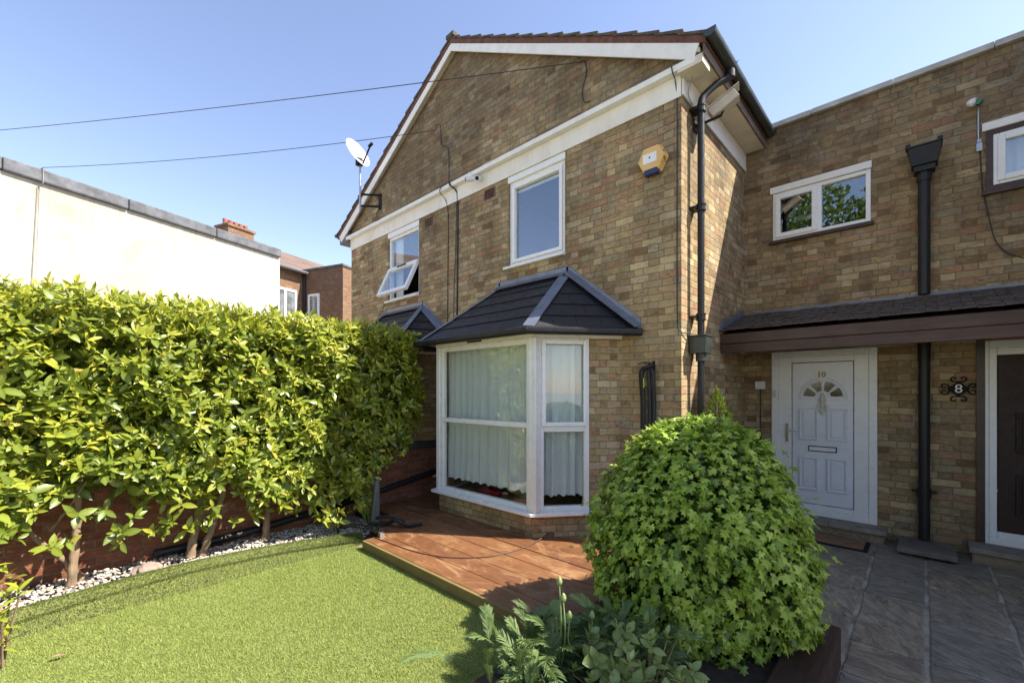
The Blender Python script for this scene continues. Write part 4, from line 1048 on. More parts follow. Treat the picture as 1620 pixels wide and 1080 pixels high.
# straggling sprigs low down
n_ = 95; sy = -1.6 + 4.6*rng.random(n_)**1.2; sz = rnd(n_, .3, .68)
parts.append(shoots(np.stack([rnd(n_, -5.35, -5.0), sy, sz], 1), np.stack([rnd(n_, .4, 1), rng.normal(0, .5, n_), rnd(n_, .1, .8)], 1), 6, .11, rnd(n_, 0, .6)))
n_ = 46
sy = rnd(n_, 1.95, 2.75); sz = rnd(n_, .12, .7)
parts.append(shoots(np.stack([rnd(n_, -5.3, -4.85), sy, sz], 1), np.stack([rnd(n_, .4, 1), rng.normal(0, .5, n_), rnd(n_, .2, .8)], 1), 7, .11, rnd(n_, .2, .8)))
V, F, T, Mi = merge(parts)
np_mesh('foliage', V, F, M['laurel'], HG, attrs={'tint': T, 'mid': Mi})
def trunk(pts, r0, r1, name='trunk', parent=HG):
    m_ = MB(); c_ = cat_pts(pts, 6); n = len(c_)
    c_ = [p + Vector((random.gauss(0,.003), random.gauss(0,.003), 0)) for p in c_]
    m_.tube(c_, [r0+(r1-r0)*i/(n-1) + .0035*math.sin(i*1.9) + (.012 if i == 0 else 0) for i in range(n)], 10); return m_.build(name, M['bark'], parent, smooth=True)
for by, lean, r in ((-1.4, .1, .035), (-.45, -.2, .03), (.12, .05, .035), (.20, -.45, .024), (.96, .12, .042), (1.06, .22, .036), (1.66, .05, .04), (2.35, .1, .035), (2.9, .05, .035)):
    bx = -5.36 + random.uniform(-.05, .05)
    trunk([(bx, by, 0), (bx+.02, by+lean*.25, .22), (bx-.03, by+lean*.7, .5), (bx+.04, by+lean*.9, .8), (bx, by+lean*1.1, 1.2), (bx-.02, by+lean*1.3, 1.7)], r, r*.5)
for k in range(34):
    by = random.uniform(-1.3, 3.0); a_ = random.uniform(-.5, .5); z_ = random.uniform(.5, 1.3); bx = random.uniform(-5.45, -5.3)
    trunk([(bx, by, z_), (bx+.12, by+a_*.3, z_+.18), (bx+.24, by+a_*.6, z_+.42)], .011, .005, 'branch')

# small laurel sapling at the left edge of the view
SP = thing('laurel_sapling', (-4.06, -.20, 0), 'young laurel sprig with bright leaves at the near left edge of the lawn', 'shrub')
ps = []; 
m_ = MB()
for k in range(5):
    a_ = k*1.3; tip = Vector((-4.03+.06*math.cos(a_), -.20+.07*math.sin(a_), .32+.1*k)); m_.tube(cat_pts([(-4.06, -.20, 0), (-4.06+.03*math.cos(a_), -.20+.03*math.sin(a_), tip.z*.5), tip], 5), [.006]*11, 6); ps.append(tip)
m_.build('stem', M['bark'], SP)
base_ = np.array([[p.x, p.y, p.z] for p in ps] + [[-4.05, -.2, z] for z in (.12, .25, .38)]); n_ = len(base_)
V, F, T, Mi = shoots(base_, np.stack([rng.normal(0, .3, n_), rng.normal(0, .3, n_), np.ones(n_)], 1), 7, .10, rnd(n_, .6, 1.), (20, 75), .08)
np_mesh('foliage', V, F, M['laurel'], SP, attrs={'tint': T, 'mid': Mi})

# ================================================================== PLANTER + IVY
PX0, PX1, PY0, PY1, PZ = -1.70, -.366, 1.35, 3.34, .233
PL = thing('planter', ((PX0+PX1)/2, (PY0+PY1)/2, 0), 'raised bed edged with dark stained timber sleepers beside the flagged path', 'planter')
m_ = MB(); tw = .21
m_.box(PX1-tw, PX1, PY0, PY1, -.01, PZ); m_.build('side_sleeper', M['planter'], PL, bevel=.012)
m_ = MB(); m_.box(PX0, PX0+.05, PY0, PY1-.0, -.01, PZ-.05); m_.build('side_board', M['planter'], PL, bevel=.006)
m_ = MB(); m_.box(PX0+.052, PX1-tw-.003, PY1-tw, PY1-.002, -.01, PZ-.004); m_.build('end_sleeper', M['planter'], PL, bevel=.012)
m_ = MB(); m_.box(PX0+.052, PX1-tw-.003, PY0, PY0+tw, -.01, PZ-.004); m_.build('end_sleeper', M['planter'], PL, bevel=.012)
m_ = MB(); m_.box(PX0+.052, PX1-tw-.003, PY0+tw, PY1-tw, 0, PZ-.05); m_.build('soil', M['soil'], PL)

IV = thing('ivy_bush', (-1.09, 3.0, .2), 'big rounded mound of star-leaved ivy growing in the timber planter', 'ivy')
tv = []; 
rim = [(0, -.02), (.20, -.16), (.48, -.02), (.24, .22), (.42, .52), (.14, .50), (0, .95), (-.14, .50), (-.42, .52), (-.24, .22), (-.48, -.02), (-.20, -.16)]
tv = [(0, .2, .0)] + [(x, y, -.12*abs(x)*2 - .12*max(y-.3, 0)) for x, y in rim]
# template: fan of quads -> triangles around the centre
tf = np.array([(0, 1+i, 1+(i+1) % len(rim)) for i in range(len(rim))]); tv = np.array(tv); IM = np.array([1.] + [0.]*len(rim))
prof_z = np.array([.02, .15, .35, .60, .80, .95, 1.08, 1.20, 1.31, 1.41, 1.46, 1.485, 1.50])
prof_r = np.array([.50, .56, .62, .655, .63, .59, .535, .465, .39, .29, .20, .11, .02])
ICX, ICY = -1.11, 3.0
n_ = 10500
# sample by area
zz = rng.uniform(.02, 1.50, n_*3); keep = rng.random(n_*3) < (np.interp(zz, prof_z, prof_r)+.12+.25*(zz > 1.3))/.95; zz = zz[keep][:n_]; n_ = len(zz)
ph = rng.uniform(0, 2*np.pi, n_)
rad = np.interp(zz, prof_z, prof_r); dr_ = np.interp(zz+.03, prof_z, prof_r) - np.interp(zz-.03, prof_z, prof_r)
lmp = 1 + .06*np.sin(ph*3+zz*4) + .05*np.sin(ph*7+zz*9) + .03*np.sin(ph*13-zz*17)
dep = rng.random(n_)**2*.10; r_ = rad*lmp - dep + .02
st_i = rng.random(n_) < .035; r_ = r_ + np.where(st_i, rng.uniform(.03, .085, n_), 0)
pos = np.stack([ICX + r_*np.cos(ph), ICY + r_*np.sin(ph), zz + rng.normal(0, .012, n_)], 1)
nor = unit(np.stack([np.cos(ph), np.sin(ph), np.clip(-dr_/.06, -1, 6)], 1))
down = np.array([0, 0, -1.]) - nor*(nor @ np.array([0, 0, -1.]))[:, None]
outw = np.stack([np.cos(ph), np.sin(ph), np.zeros(n_)], 1)
yd = unit(down + .55*rng.normal(size=(n_, 3)) + .35*nor + .2*outw)
zh = nor + .38*rng.normal(size=(n_, 3)) + np.array([0, 0, .45])
sc = rng.uniform(.034, .072, n_)*np.where(rng.random(n_) < .25, .65, 1)
V, F = scatter(tv, tf, pos, frames(yd, zh), sc)
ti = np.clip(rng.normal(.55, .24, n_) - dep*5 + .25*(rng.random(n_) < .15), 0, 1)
# stray leading shoots
for k in range(46):
    a_ = random.uniform(0, 6.28); z_ = random.uniform(.25, 1.42); rr_ = float(np.interp(z_, prof_z, prof_r)); q = Vector((math.cos(a_), math.sin(a_), .5 if z_ > 1 else -.1)).normalized()
    p0 = Vector((ICX+rr_*math.cos(a_), ICY+rr_*math.sin(a_), z_)); L_ = random.uniform(.06, .16)
    m_ = 6; bs = np.array([(p0 + q*L_*t/m_ + Vector((0, 0, -.25*L_*(t/m_)**2)))[:] for t in range(m_)]); dd2 = np.array([(q*.3 + Vector((random.gauss(0,1), random.gauss(0,1), -.3)))[:] for _ in range(m_)])
    v_, f_ = scatter(tv, tf, bs, frames(dd2, np.array([[0, 0, 1.]]*m_)+.4*rng.normal(size=(m_, 3))), rng.uniform(.025, .05, m_))
    F = np.concatenate([F, f_+len(V)]); V = np.concatenate([V, v_]); ti = np.concatenate([ti, rng.uniform(.6, 1., m_)]); n_ += m_
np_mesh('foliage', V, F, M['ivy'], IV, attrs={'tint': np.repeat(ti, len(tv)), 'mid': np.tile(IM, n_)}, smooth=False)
# twiggy dark core so no light passes straight through
m_ = MB(); 
for k in range(60):
    a_ = random.uniform(0, 6.28); z_ = random.uniform(.3, 1.3); rr_ = float(np.interp(z_, prof_z, prof_r))*.85
    m_.tube(cat_pts([(ICX, ICY, .1), (ICX+.3*rr_*math.cos(a_), ICY+.3*rr_*math.sin(a_), z_*.6), (ICX+rr_*math.cos(a_), ICY+rr_*math.sin(a_), z_)], 4), .006, 5)
m_.build('stem', M['bark'], IV)
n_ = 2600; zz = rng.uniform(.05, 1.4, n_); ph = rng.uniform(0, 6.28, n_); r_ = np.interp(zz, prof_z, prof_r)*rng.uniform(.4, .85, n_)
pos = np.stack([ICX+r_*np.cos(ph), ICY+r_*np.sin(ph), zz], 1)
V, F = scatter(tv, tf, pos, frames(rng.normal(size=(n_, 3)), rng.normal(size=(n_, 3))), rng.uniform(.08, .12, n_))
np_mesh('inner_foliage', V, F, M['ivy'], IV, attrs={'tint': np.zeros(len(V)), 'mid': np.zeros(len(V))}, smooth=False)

# conifer behind
CF = thing('conifer', (-1.50, 4.58, 0), 'small pointed yellow-green conifer peeping up behind the ivy mound', 'conifer')
CFH = 1.70
m_ = MB(); m_.tube([(-1.50, 4.58, 0), (-1.50, 4.58, CFH-.1)], [.02, .005], 6); m_.build('trunk', M['bark'], CF)
n_ = 4200; zz = CFH - (CFH-.15)*rng.random(n_)**.7; rr_ = (CFH-zz)*.46; rr_ = np.minimum(rr_, .34)*rng.uniform(.45, 1.05, n_); ph = rng.uniform(0, 6.28, n_)
pos = np.stack([-1.50+rr_*np.cos(ph), 4.58+rr_*np.sin(ph), zz], 1); yd = np.stack([np.cos(ph)*.6, np.sin(ph)*.6, np.ones(n_)], 1) + .3*rng.normal(size=(n_, 3))
V, F = scatter(LV, LF, pos, frames(yd, rng.normal(size=(n_, 3))), np.stack([rng.uniform(.02, .035, n_), rng.uniform(.03, .06, n_), rng.uniform(.02, .03, n_)], 1))
np_mesh('foliage', V, F, M['conifer'], CF, attrs={'tint': np.repeat(rng.random(n_), len(LV)), 'mid': np.tile(LM, n_)})

# poppy plants
def frond(p0, d, ln, parts, nl=17):
    """feathered leaf: rachis with paired toothed leaflets"""
    d = Vector(d).normalized(); up = Vector((0, 0, 1)); side = d.cross(up).normalized(); nn = side.cross(d).normalized()
    bs = []; ds = []; zs = []; ss = []
    for i in range(nl):
        t = (i+1)/(nl+1); c_ = Vector(p0) + d*ln*t - Vector((0, 0, 1))*ln*.35*t*t
        tan = (d - Vector((0, 0, 1))*.7*t).normalized(); l = ln*.26*math.sin(math.pi*(.15+.8*t))
        for s in (-1, 1):
            bs.append(c_[:]); ds.append((tan*1.0 + side*s*.7 + nn*random.uniform(.0, .35))[:]); zs.append((nn + side*s*-.2)[:]); ss.append(l*random.uniform(.85, 1.15))
    c_ = Vector(p0) + d*ln*.93 - Vector((0,0,1))*ln*.3; bs.append(c_[:]); ds.append((d-Vector((0,0,.6)))[:]); zs.append(nn[:]); ss.append(ln*.14)
    bs, ds, zs, ss = map(np.array, (bs, ds, zs, ss)); n = len(bs)
    V, F = scatter(LV, LF, bs, frames(ds, zs), np.stack([ss*.34, ss, ss], 1))
    parts.append((V, F, np.full(len(V), np.clip(random.gauss(.5, .25), 0, 1)), np.tile(LM, n)))
    # rachis as a thin strip
    pts = [Vector(p0) + d*ln*t - Vector((0,0,1))*ln*.35*t*t for t in np.linspace(0, 1, 6)]
    V = []; 
    for p in pts: V += [(p-side*.0025)[:], (p+side*.0025)[:]]
    F = np.array([(2*i, 2*i+1, 2*i+3, 2*i+2) for i in range(5)]); parts.append((np.array(V), F, np.full(len(V), .8), np.ones(len(V))))
def poppy(x, y, n, label, buds=(), spread=1., z=.18):
    P_ = thing('poppy_plant', (x, y, z), label, 'plant', 'poppy plants in the raised bed'); parts = []
    for k in range(n):
        a_ = random.uniform(0, 6.283); el = random.uniform(.35, 1.45); ln = random.uniform(.16, .30)
        p0 = Vector((x + random.gauss(0, .07)*spread, y + random.gauss(0, .07)*spread, z + random.uniform(0, .22)))
        frond(p0, (math.cos(a_)*math.cos(el), math.sin(a_)*math.cos(el), math.sin(el)), ln, parts)
    V, F, T, Mi = merge(parts); np_mesh('foliage', V, F, M['poppy'], P_, attrs={'tint': T, 'mid': Mi})
    for bx, by, bz in buds:
        s = MB(); s.tube(cat_pts([(x+(bx-x)*.3, y+(by-y)*.3, z), (bx+.01, by, z+(bz-z)*.6), (bx, by, bz)], 6), .003, 6); st = s.build('stalk', M['stalk'], P_)
        b = MB(); b.tube([(bx, by, bz-.004), (bx, by, bz+.006), (bx, by, bz+.02), (bx, by, bz+.036), (bx, by, bz+.044)], [.003, .012, .015, .009, .002], 10); b.build('bud', M['stalk'], st, smooth=True)
M['stalk'] = plain('poppy_stalk', (.24,.32,.12), .55, .15, 20)
poppy(-1.42, 1.86, 55, 'feathery-leaved poppy plant with two pale buds standing highest, nearest the lawn', [(-1.34, 1.77, .70), (-1.315, 1.77, .625)], 1.3)
poppy(-1.22, 2.12, 50, 'feathery-leaved poppy plant close against the ivy mound with two low buds', [(-1.25, 1.93, .50), (-1.30, 1.80, .53)], 1.5)
poppy(-1.40, 1.58, 50, 'feathery-leaved poppy plant at the near left corner of the raised bed', [], 1.6)
poppy(-1.02, 2.08, 34, 'feathery-leaved poppy plant behind the broad-leaved shrub', [], 1.5)
# broad-leaved shrub
SB = thing('broadleaf_shrub', (-.90, 1.85, .18), 'low shrub with broad pale-edged oval leaves in front of the ivy mound', 'shrub')
SV, SF, SM = leaf_template(.70, .08, .10)
LVb, LFb, LMb = LV, LF, LM; LV, LF, LM = SV, SF, SM
n_ = 80; sx_ = rng.normal(-.90, .16, n_); sy_ = rng.normal(1.80, .14, n_); sz_ = rnd(n_, .32, .60) - .3*np.hypot(sx_+.90, sy_-1.82)
V, F, T, Mi = shoots(np.stack([sx_, sy_, sz_], 1), np.stack([rng.normal(0, .45, n_), rng.normal(-.2, .45, n_), np.ones(n_)], 1), 6, .062, rnd(n_, .2, .8), (25, 80), .03)
LV, LF, LM = LVb, LFb, LMb
np_mesh('foliage', V, F, M['shrub'], SB, attrs={'tint': T, 'mid': Mi})
m_ = MB()
for i in range(n_): m_.tube(cat_pts([(-.9, 1.85, .17), ((sx_[i]-.9)/2, (sy_[i]+1.85)/2, sz_[i]*.75), (sx_[i], sy_[i], sz_[i])], 3), .003, 5)
m_.build('stem', M['bark'], SB)

# ================================================================== SMALL THINGS
# satellite dish
SD = thing('satellite_dish', (-7.62, YF, 5.35), 'pale grey satellite dish on a pole at the left verge of the gable', 'satellite dish')
m_ = MB(); m_.box(-7.66, -7.56, YF-.012, YF, 5.18, 5.48)
m_.beam((-7.61, YF-.01, 5.44), (-7.86, YF-.30, 5.44), .03, .03); m_.beam((-7.61, YF-.01, 5.22), (-7.86, YF-.30, 5.22), .03, .03); m_.build('bracket', M['iron'], SD)
m_ = MB(); m_.tube([(-7.85, YF-.29, 5.15), (-7.85, YF-.29, 6.0)], .022, 10); m_.build('pole', M['metal'], SD)
dc = Vector((-7.88, YF-.36, 6.20)); dn = Vector((.80, .22, .42)).normalized(); du = Vector((0,0,1)); dx_ = dn.cross(du).normalized(); dz_ = dx_.cross(dn)*-1
m_ = MB(); nr, na = 6, 28; V = []; F = []
for side, off in ((0, 0), (1, -.012)):
    for i in range(nr+1):
        for k in range(na):
            r = i/nr; q = 2*math.pi*k/na; p = dc + dx_*(.26*r*math.cos(q)) + dz_*(.30*r*math.sin(q)) + dn*(.07*r*r + off); V.append(p)
    b = side*(nr+1)*na
    for i in range(nr):
        for k in range(na): F.append((b+i*na+k, b+i*na+(k+1) % na, b+(i+1)*na+(k+1) % na, b+(i+1)*na+k))
for k in range(na): F.append((nr*na+k, nr*na+(k+1) % na, (nr+1)*na+nr*na+(k+1) % na, (nr+1)*na+nr*na+k))
m_.add(V, F); m_.build('reflector', M['white_plastic2'], SD, smooth=True)
m_ = MB(); arm = dc - dz_*.30*-1*0; lo = dc + dz_*(-.29 if dz_.z > 0 else .29) + dn*.06; tip = dc + dn*.40 + dz_*(-.10 if dz_.z > 0 else .10)
m_.beam(lo, tip, .022, .022); m_.tube([tip + dn*.03, tip - dn*.07], .028, 10); m_.build('feed_arm', M['iron'], SD)
m_ = MB(); m_.box(-7.90, -7.82, YF-.36, YF-.25, 6.0, 6.14); m_.build('mount', M['iron'], SD)

# alarm box
AB = thing('alarm_box', (-2.07, YF, 4.07), 'hexagonal yellow alarm box with white sticker high beside the corner', 'alarm box')
cx_, cz_ = -2.06, 4.10
def hexa(r, sq=1.): return [(cx_ + r*math.cos(R(a_))*1.0, cz_ + r*math.sin(R(a_))*sq) for a_ in (0, 60, 120, 180, 240, 300)]
hx = [(cx_-.165, cz_), (cx_-.09, cz_-.14), (cx_+.09, cz_-.14), (cx_+.165, cz_), (cx_+.09, cz_+.14), (cx_-.09, cz_+.14)]
m_ = MB(); b_ = [(x, YF-.001, z) for x, z in hx]; t__ = [(cx_+(x-cx_)*.86, YF-.085, cz_+(z-cz_)*.86) for x, z in hx]
m_.add(b_+t__, [(5,4,3,2,1,0), (6,7,8,9,10,11)] + [(i, (i+1) % 6, 6+(i+1) % 6, 6+i) for i in range(6)]); m_.build('casing', M['yellow_plastic'], AB, bevel=.008)
m_ = MB(); m_.box(cx_-.085, cx_+.065, YF-.0885, YF-.0855, cz_-.045, cz_+.055); st_ = m_.build('sticker', M['upvc'], AB)
m_ = MB(); m_.tube([(cx_-.01, YF-.0895, cz_+.01), (cx_-.01, YF-.0885, cz_+.01)], .010, 12); m_.build('emblem', M['blue_plastic'], st_)
m_ = MB(); m_.box(cx_-.075, cx_+.075, YF-.088, YF-.02, cz_-.165, cz_-.105); m_.build('strobe', M['blue_plastic'], AB, bevel=.01)
m_ = MB()
for k in range(6): m_.beam((cx_+.105+.0055*k*1.6+.0, YF-.073+.001*k, cz_+.045-k*.024), (cx_+.132+.002*k, YF-.046, cz_+.05-k*.024), .008, .008, (1,0,0))
m_.build('vents', M['dark'], AB)

# large CCTV camera at the corner
CC = thing('security_camera', (-1.76, 4.55, 4.62), 'beige box security camera on a bracket under the eaves by the swan-neck pipe', 'camera')
c0 = Vector((-1.60, 4.62, 4.62)); c1 = Vector((-1.36, 4.44, 4.78)); 
c0 = Vector((-1.64, 4.80, 4.60)); c1 = Vector((-1.40, 4.86, 4.745))
m_ = MB(); m_.beam(c0, c1, .12, .105, (0,0,1), -.055); m_.build('body', M['beige_metal'], CC, bevel=.006)
dd_ = (c1-c0).normalized(); m_ = MB(); m_.beam(c0, c1+dd_*.06, .14, .010, (0,0,1), .052); m_.build('sunshield', M['beige_metal'], CC, bevel=.003)
m_ = MB(); m_.tube([c1-dd_*.005, c1+dd_*.012], .036, 16); lens = m_.build('lens', M['dark'], CC)
m_ = MB(); m_.beam(c1-dd_*.001, c1+dd_*.004, .078, .075, (0,0,1), -.036); m_.build('front_glass', M['iron'], CC)
mid_ = (c0+c1)/2; m_ = MB(); m_.tube([mid_-Vector((0,0,.045)), mid_-Vector((.02,0,.10)), Vector((XR+.01, 4.72, 4.50))], .014, 10); m_.beam(mid_-dd_*.05-Vector((0,0,.058)), mid_+dd_*.05-Vector((0,0,.058)), .07, .02); m_.box(XR, XR+.012, 4.67, 4.77, 4.44, 4.56); m_.build('bracket', M['iron'], CC)
# twin dome lamp / camera under the band
C2 = thing('security_camera', (-4.75, YF-.1, 4.83), 'small twin-headed white security camera fixed under the white band', 'camera')
m_ = MB(); m_.tube([(-4.75, YF-.023, 4.80), (-4.75, YF-.05, 4.80)], .045, 14); m_.tube([(-4.75, YF-.05, 4.80), (-4.80, YF-.12, 4.82), (-4.86, YF-.14, 4.90)], .008, 8); m_.build('mount', M['white_plastic2'], C2)
for a, b in (((-4.72, YF-.07, 4.78), (-4.66, YF-.16, 4.74)), ((-4.80, YF-.08, 4.80), (-4.88, YF-.19, 4.79))):
    m_ = MB(); a = Vector(a); b = Vector(b); m_.tube([a, a.lerp(b, .5), b], [.025, .036, .038], 12); hd = m_.build('head', M['white_plastic2'], C2, smooth=False)
    m_ = MB(); d_ = (b-a).normalized(); m_.tube([b, b+d_*.004], .028, 12); m_.build('lens', M['dark'], hd)

# hose on a hook
HO = thing('garden_hose', (-2.10, YF, 1.95), 'black flat hose folded over a hook to the right of the bay window', 'hose')
m_ = MB()
for k, (xa, dy, lo) in enumerate(((-2.17, .05, 1.12), (-2.145, .075, 1.15), (-2.08, .06, 1.12), (-2.04, .05, 1.18))):
    m_.tube(cat_pts([(-2.10, YF-.08, 1.93), (xa-.005, YF-dy-.02, 1.88), (xa, YF-dy, 1.6), (xa+.003, YF-dy, 1.3), (xa+.01, YF-dy, lo)], 6), .021, 8)
m_.tube(cat_pts([(-2.14, YF-.09, 1.90), (-2.08, YF-.12, 1.93), (-2.02, YF-.11, 1.955)], 5), [.02]*11, 8)
m_.tube(cat_pts([(-2.17, YF-.05, 1.12), (-2.12, YF-.06, 1.06), (-2.08, YF-.06, 1.12)], 5), .016, 8)
m_.build('hose', M['hose'] if 'hose' in M else M['black_plastic'], HO, smooth=True)
m_ = MB(); m_.tube(cat_pts([(-2.06, YF, 1.97), (-2.07, YF-.12, 1.965), (-2.10, YF-.16, 1.97)], 4), .006, 6); m_.tube(cat_pts([(-2.06, YF-.01, 1.97), (-2.13, YF-.06, 1.99), (-2.2, YF-.10, 1.965)], 4), .005, 6); m_.box(-2.075, -2.05, YF-.012, YF, 1.90, 2.0); m_.build('hook', M['rust'] if 'rust' in M else M['iron'], HO)
m_ = MB(); m_.box(-2.15, -2.125, YF-.098, YF-.094, 1.72, 1.82); m_.box(-2.085, -2.07, YF-.085, YF-.080, 1.73, 1.83); m_.build('tape', plain('yellow_tape', (.55,.6,.05), .5), HO)

# cables on the facade
def cable(pts, r, label, m='cable', cat='cable', n=6):
    m_ = MB(); m_.tube(cat_pts(pts, n), r, 6); return tag(m_.build('cable', M[m], smooth=True), label, cat)
cable([(-5.83, YF-.02, 5.97), (-5.78, YF-.03, 6.03), (-5.70, YF-.02, 5.98), (-5.69, YF-.012, 5.7), (-5.60, YF-.012, 5.62), (-5.50, YF-.012, 5.50), (-5.50, YF-.012, 5.0), (-5.48, YF-.11, 4.93), (-5.60, YF-.11, 4.86), (-5.52, YF-.012, 4.60), (-5.52, YF-.01, 3.6), (-5.53, YF-.01, 2.74)], .006, 'thin black cable looping down the brick gable to the valley between the bay roofs')
cable([(-5.36, YF-.11, 4.93), (-5.33, YF-.112, 4.87), (-5.29, YF-.028, 4.80), (-5.27, YF-.014, 4.62), (-5.28, YF-.012, 3.6), (-5.29, YF-.012, 2.82)], .013, 'thick black cable running down the brickwork between the two upstairs windows')
cable([(-5.30, YF-.012, 4.62), (-5.32, YF-.012, 4.0), (-5.36, YF-.012, 3.3), (-5.37, YF-.012, 2.80)], .005, 'slack thin cable hanging beside the thick black cable on the facade')
cable([(-1.83, YF-.11, 4.93), (-1.82, YF-.10, 4.86), (-1.82, YF-.03, 4.80), (-1.81, YF-.012, 4.5), (-1.812, YF-.012, 3.5), (-1.81, YF-.012, 2.5), (-1.80, YF-.015, 2.35), (-1.77, YF-.01, 2.28), (-1.75, YF+.05, 2.27), (-1.72, 4.52, 2.27)], .006, 'thin dark cable running down the house corner into the grey hopper')
cable([(-1.64, YF-.02, 4.9), (-1.68, YF+.04, 4.83), (-1.735, YF+.08, 4.7), (-1.72, YF+.16, 4.62)], .006, 'short grey cable from the boxed eaves to the corner pipe', 'cable_grey')
cable([(-3.0, YF-.012, 5.62), (-2.93, YF-.012, 5.60), (-2.90, YF-.012, 5.45), (-2.96, YF-.012, 5.25), (-2.93, YF-.012, 5.12), (-2.85, YF-.012, 5.09)], .006, 'black cable curling down the brick gable from the higher overhead wire')
cable([(-7.63, YF-.02, 5.2), (-7.70, YF-.03, 5.1), (-7.60, YF-.02, 5.0), (-7.62, YF-.11, 4.93)], .006, 'short cable drooping from the satellite dish bracket to the white band')
cable([(-7.42, YF-.012, 3.34), (-7.75, YF-.012, 3.05), (-8.1, YF-.012, 2.86)], .005, 'thin cable drooping across the brick below the open upstairs window')
def wire(a, b, sag, label):
    a, b = Vector(a), Vector(b); pts = [a.lerp(b, t) - Vector((0,0,1))*sag*4*t*(1-t) for t in np.linspace(0, 1, 24)]
    m_ = MB(); m_.tube(pts, .0055, 6); return tag(m_.build('overhead_wire', M['cable']), label, 'wire', group='overhead telephone wires')
wire((-3.0, YF-.02, 5.62), (-18.6, -3.8, 7.35), .12, 'upper overhead telephone wire crossing the sky to the right half of the gable')
wp = B+ga*.05+gb*-5.45
wire((-5.83, YF-.02, 5.97), (wp.x, wp.y, 6.22), .10, 'lower overhead telephone wire from the cream building to the left half of the gable')

# junction box by door
m_ = MB(); m_.box(-1.635, -1.515, YD-.045, YD-.001, 1.712, 1.815); JB = thing('junction_box', (-1.575, YD, 1.71), 'small white junction box on the brick left of the white door', 'junction box')
m_.build('box', M['white_plastic2'], JB, bevel=.006); m_ = MB(); m_.tube([(-1.573, YD-.012, 1.71), (-1.573, YD-.012, .9), (-1.57, YD-.012, .1)], .006, 6); m_.build('lead_cable', M['cable'], JB)
# infrared sensor with cable at the right
SE = thing('sensor', (.38, YD, 4.62), 'small white and green sensor lamp above the right upstairs window', 'sensor')
m_ = MB(); m_.tube([(.345, YD-.10, 4.60), (.37, YD-.05, 4.62), (.40, YD-.01, 4.63)], [.03, .042, .03], 12); m_.build('casing', M['white_plastic2'], SE, smooth=True)
m_ = MB(); m_.tube([(.40, YD-.095, 4.60), (.41, YD-.02, 4.62)], [.028, .034], 12); m_.build('lens', M['green_plastic'], SE)
m_ = MB(); m_.tube(cat_pts([(.41, YD-.01, 4.58), (.41, YD-.012, 4.3), (.415, YD-.012, 4.2)], 4), .008, 6); m_.box(.395, .435, YD-.03, YD, 4.12, 4.20); m_.box(.398, .428, YD-.03, YD, 4.205, 4.24); m_.build('connector', M['metal'], SE)
cable([(.42, YD-.012, 4.12), (.43, YD-.012, 3.9), (.44, YD-.012, 3.72), (.47, YD-.03, 3.5), (.52, YD-.03, 3.2), (.60, YD-.02, 3.05), (.72, YD-.02, 2.97)], .005, 'thin black cable hanging from the sensor and curving right above the canopy')

# number plaque 8 with scrolls
NP = thing('number_plaque', (.268, YD, 1.71), 'black diamond iron number 8 plaque with scrolled ends beside the brown door', 'house number')
px_, pz_ = .268, 1.705
m_ = MB(); m_.prism([(px_-.085, YD-.018, pz_), (px_, YD-.018, pz_-.085), (px_+.085, YD-.018, pz_), (px_, YD-.018, pz_+.085)], (0, .006, 0)); m_.build('diamond', M['iron'], NP)
def scroll(cx, cz, a0, s):
    pts = []
    for k in range(16): q = a0 + s*k/15*5.2; r = .028*(1-.5*k/15); pts.append((cx + r*math.cos(q), YD-.015, cz + r*math.sin(q)))
    return pts
m_ = MB()
for s in (-1, 1):
    for t in (-1, 1):
        m_.tube([(px_+s*.06, YD-.015, pz_)] + scroll(px_+s*.105, pz_+t*.03, (math.pi if s > 0 else 0) + (-.6 if s*t > 0 else .6), -s*t), .0065, 6)
        m_.tube([(px_, YD-.015, pz_+t*.07)] + scroll(px_+s*.035, pz_+t*.105, (-math.pi/2 if t > 0 else math.pi/2) + (-.5*s*t), s*t), .0065, 6)
m_.build('scrollwork', M['iron'], NP)
text('numeral', '8', (px_, YD-.021, pz_), .125, M['upvc'], NP, .003)

# doormat
DM = thing('doormat', (-.75, 6.03, 0), 'brown coir doormat with dark rubber edge and reddish marks before the white door', 'doormat')
m_ = MB(); m_.box(-1.16, -.42, 5.83, 6.21, .002, .012); m_.build('rubber_edge', M['iron'], DM, bevel=.003)
m_ = MB(); m_.box(-1.12, -.46, 5.87, 6.17, .0125, .022); m_.build('coir', plain('coir', (.26,.15,.08), .95, .3, 60, bump=.9, bscale=250), DM)
m_ = MB(); random.seed(5)
for k in range(7):
    x = -1.05+k*.09; y = 6.0+.07*math.sin(k*2.1); m_.tube(cat_pts([(x-.04, y+.02, .0225), (x, y+.05, .0225), (x+.04, y+.02, .0225)], 4), .0035, 5); m_.tube([(x, y+.045, .0225), (x, y-.05, .0225)], .0022, 5)
m_.build('pattern', plain('red_print', (.22,.04,.03), .9), DM)
# drain slab at foot of the pipe
m_ = MB(); m_.add([(-.20,6.0,.03),(.245,5.99,.03),(.24,6.42,.03),(-.19,6.42,.03),(-.20,6.0,.085),(.245,5.99,.085),(.24,6.42,.085),(-.19,6.42,.085)], [(0,3,2,1),(4,5,6,7),(0,1,5,4),(1,2,6,5),(2,3,7,6),(3,0,4,7)])
m_.box(-.15, .2, 6.1, 6.4, .0, .03)
tag(m_.build('drain_cover', M['concrete'], bevel=.006), 'dark concrete slab over the drain at the foot of the terrace downpipe', 'slab')

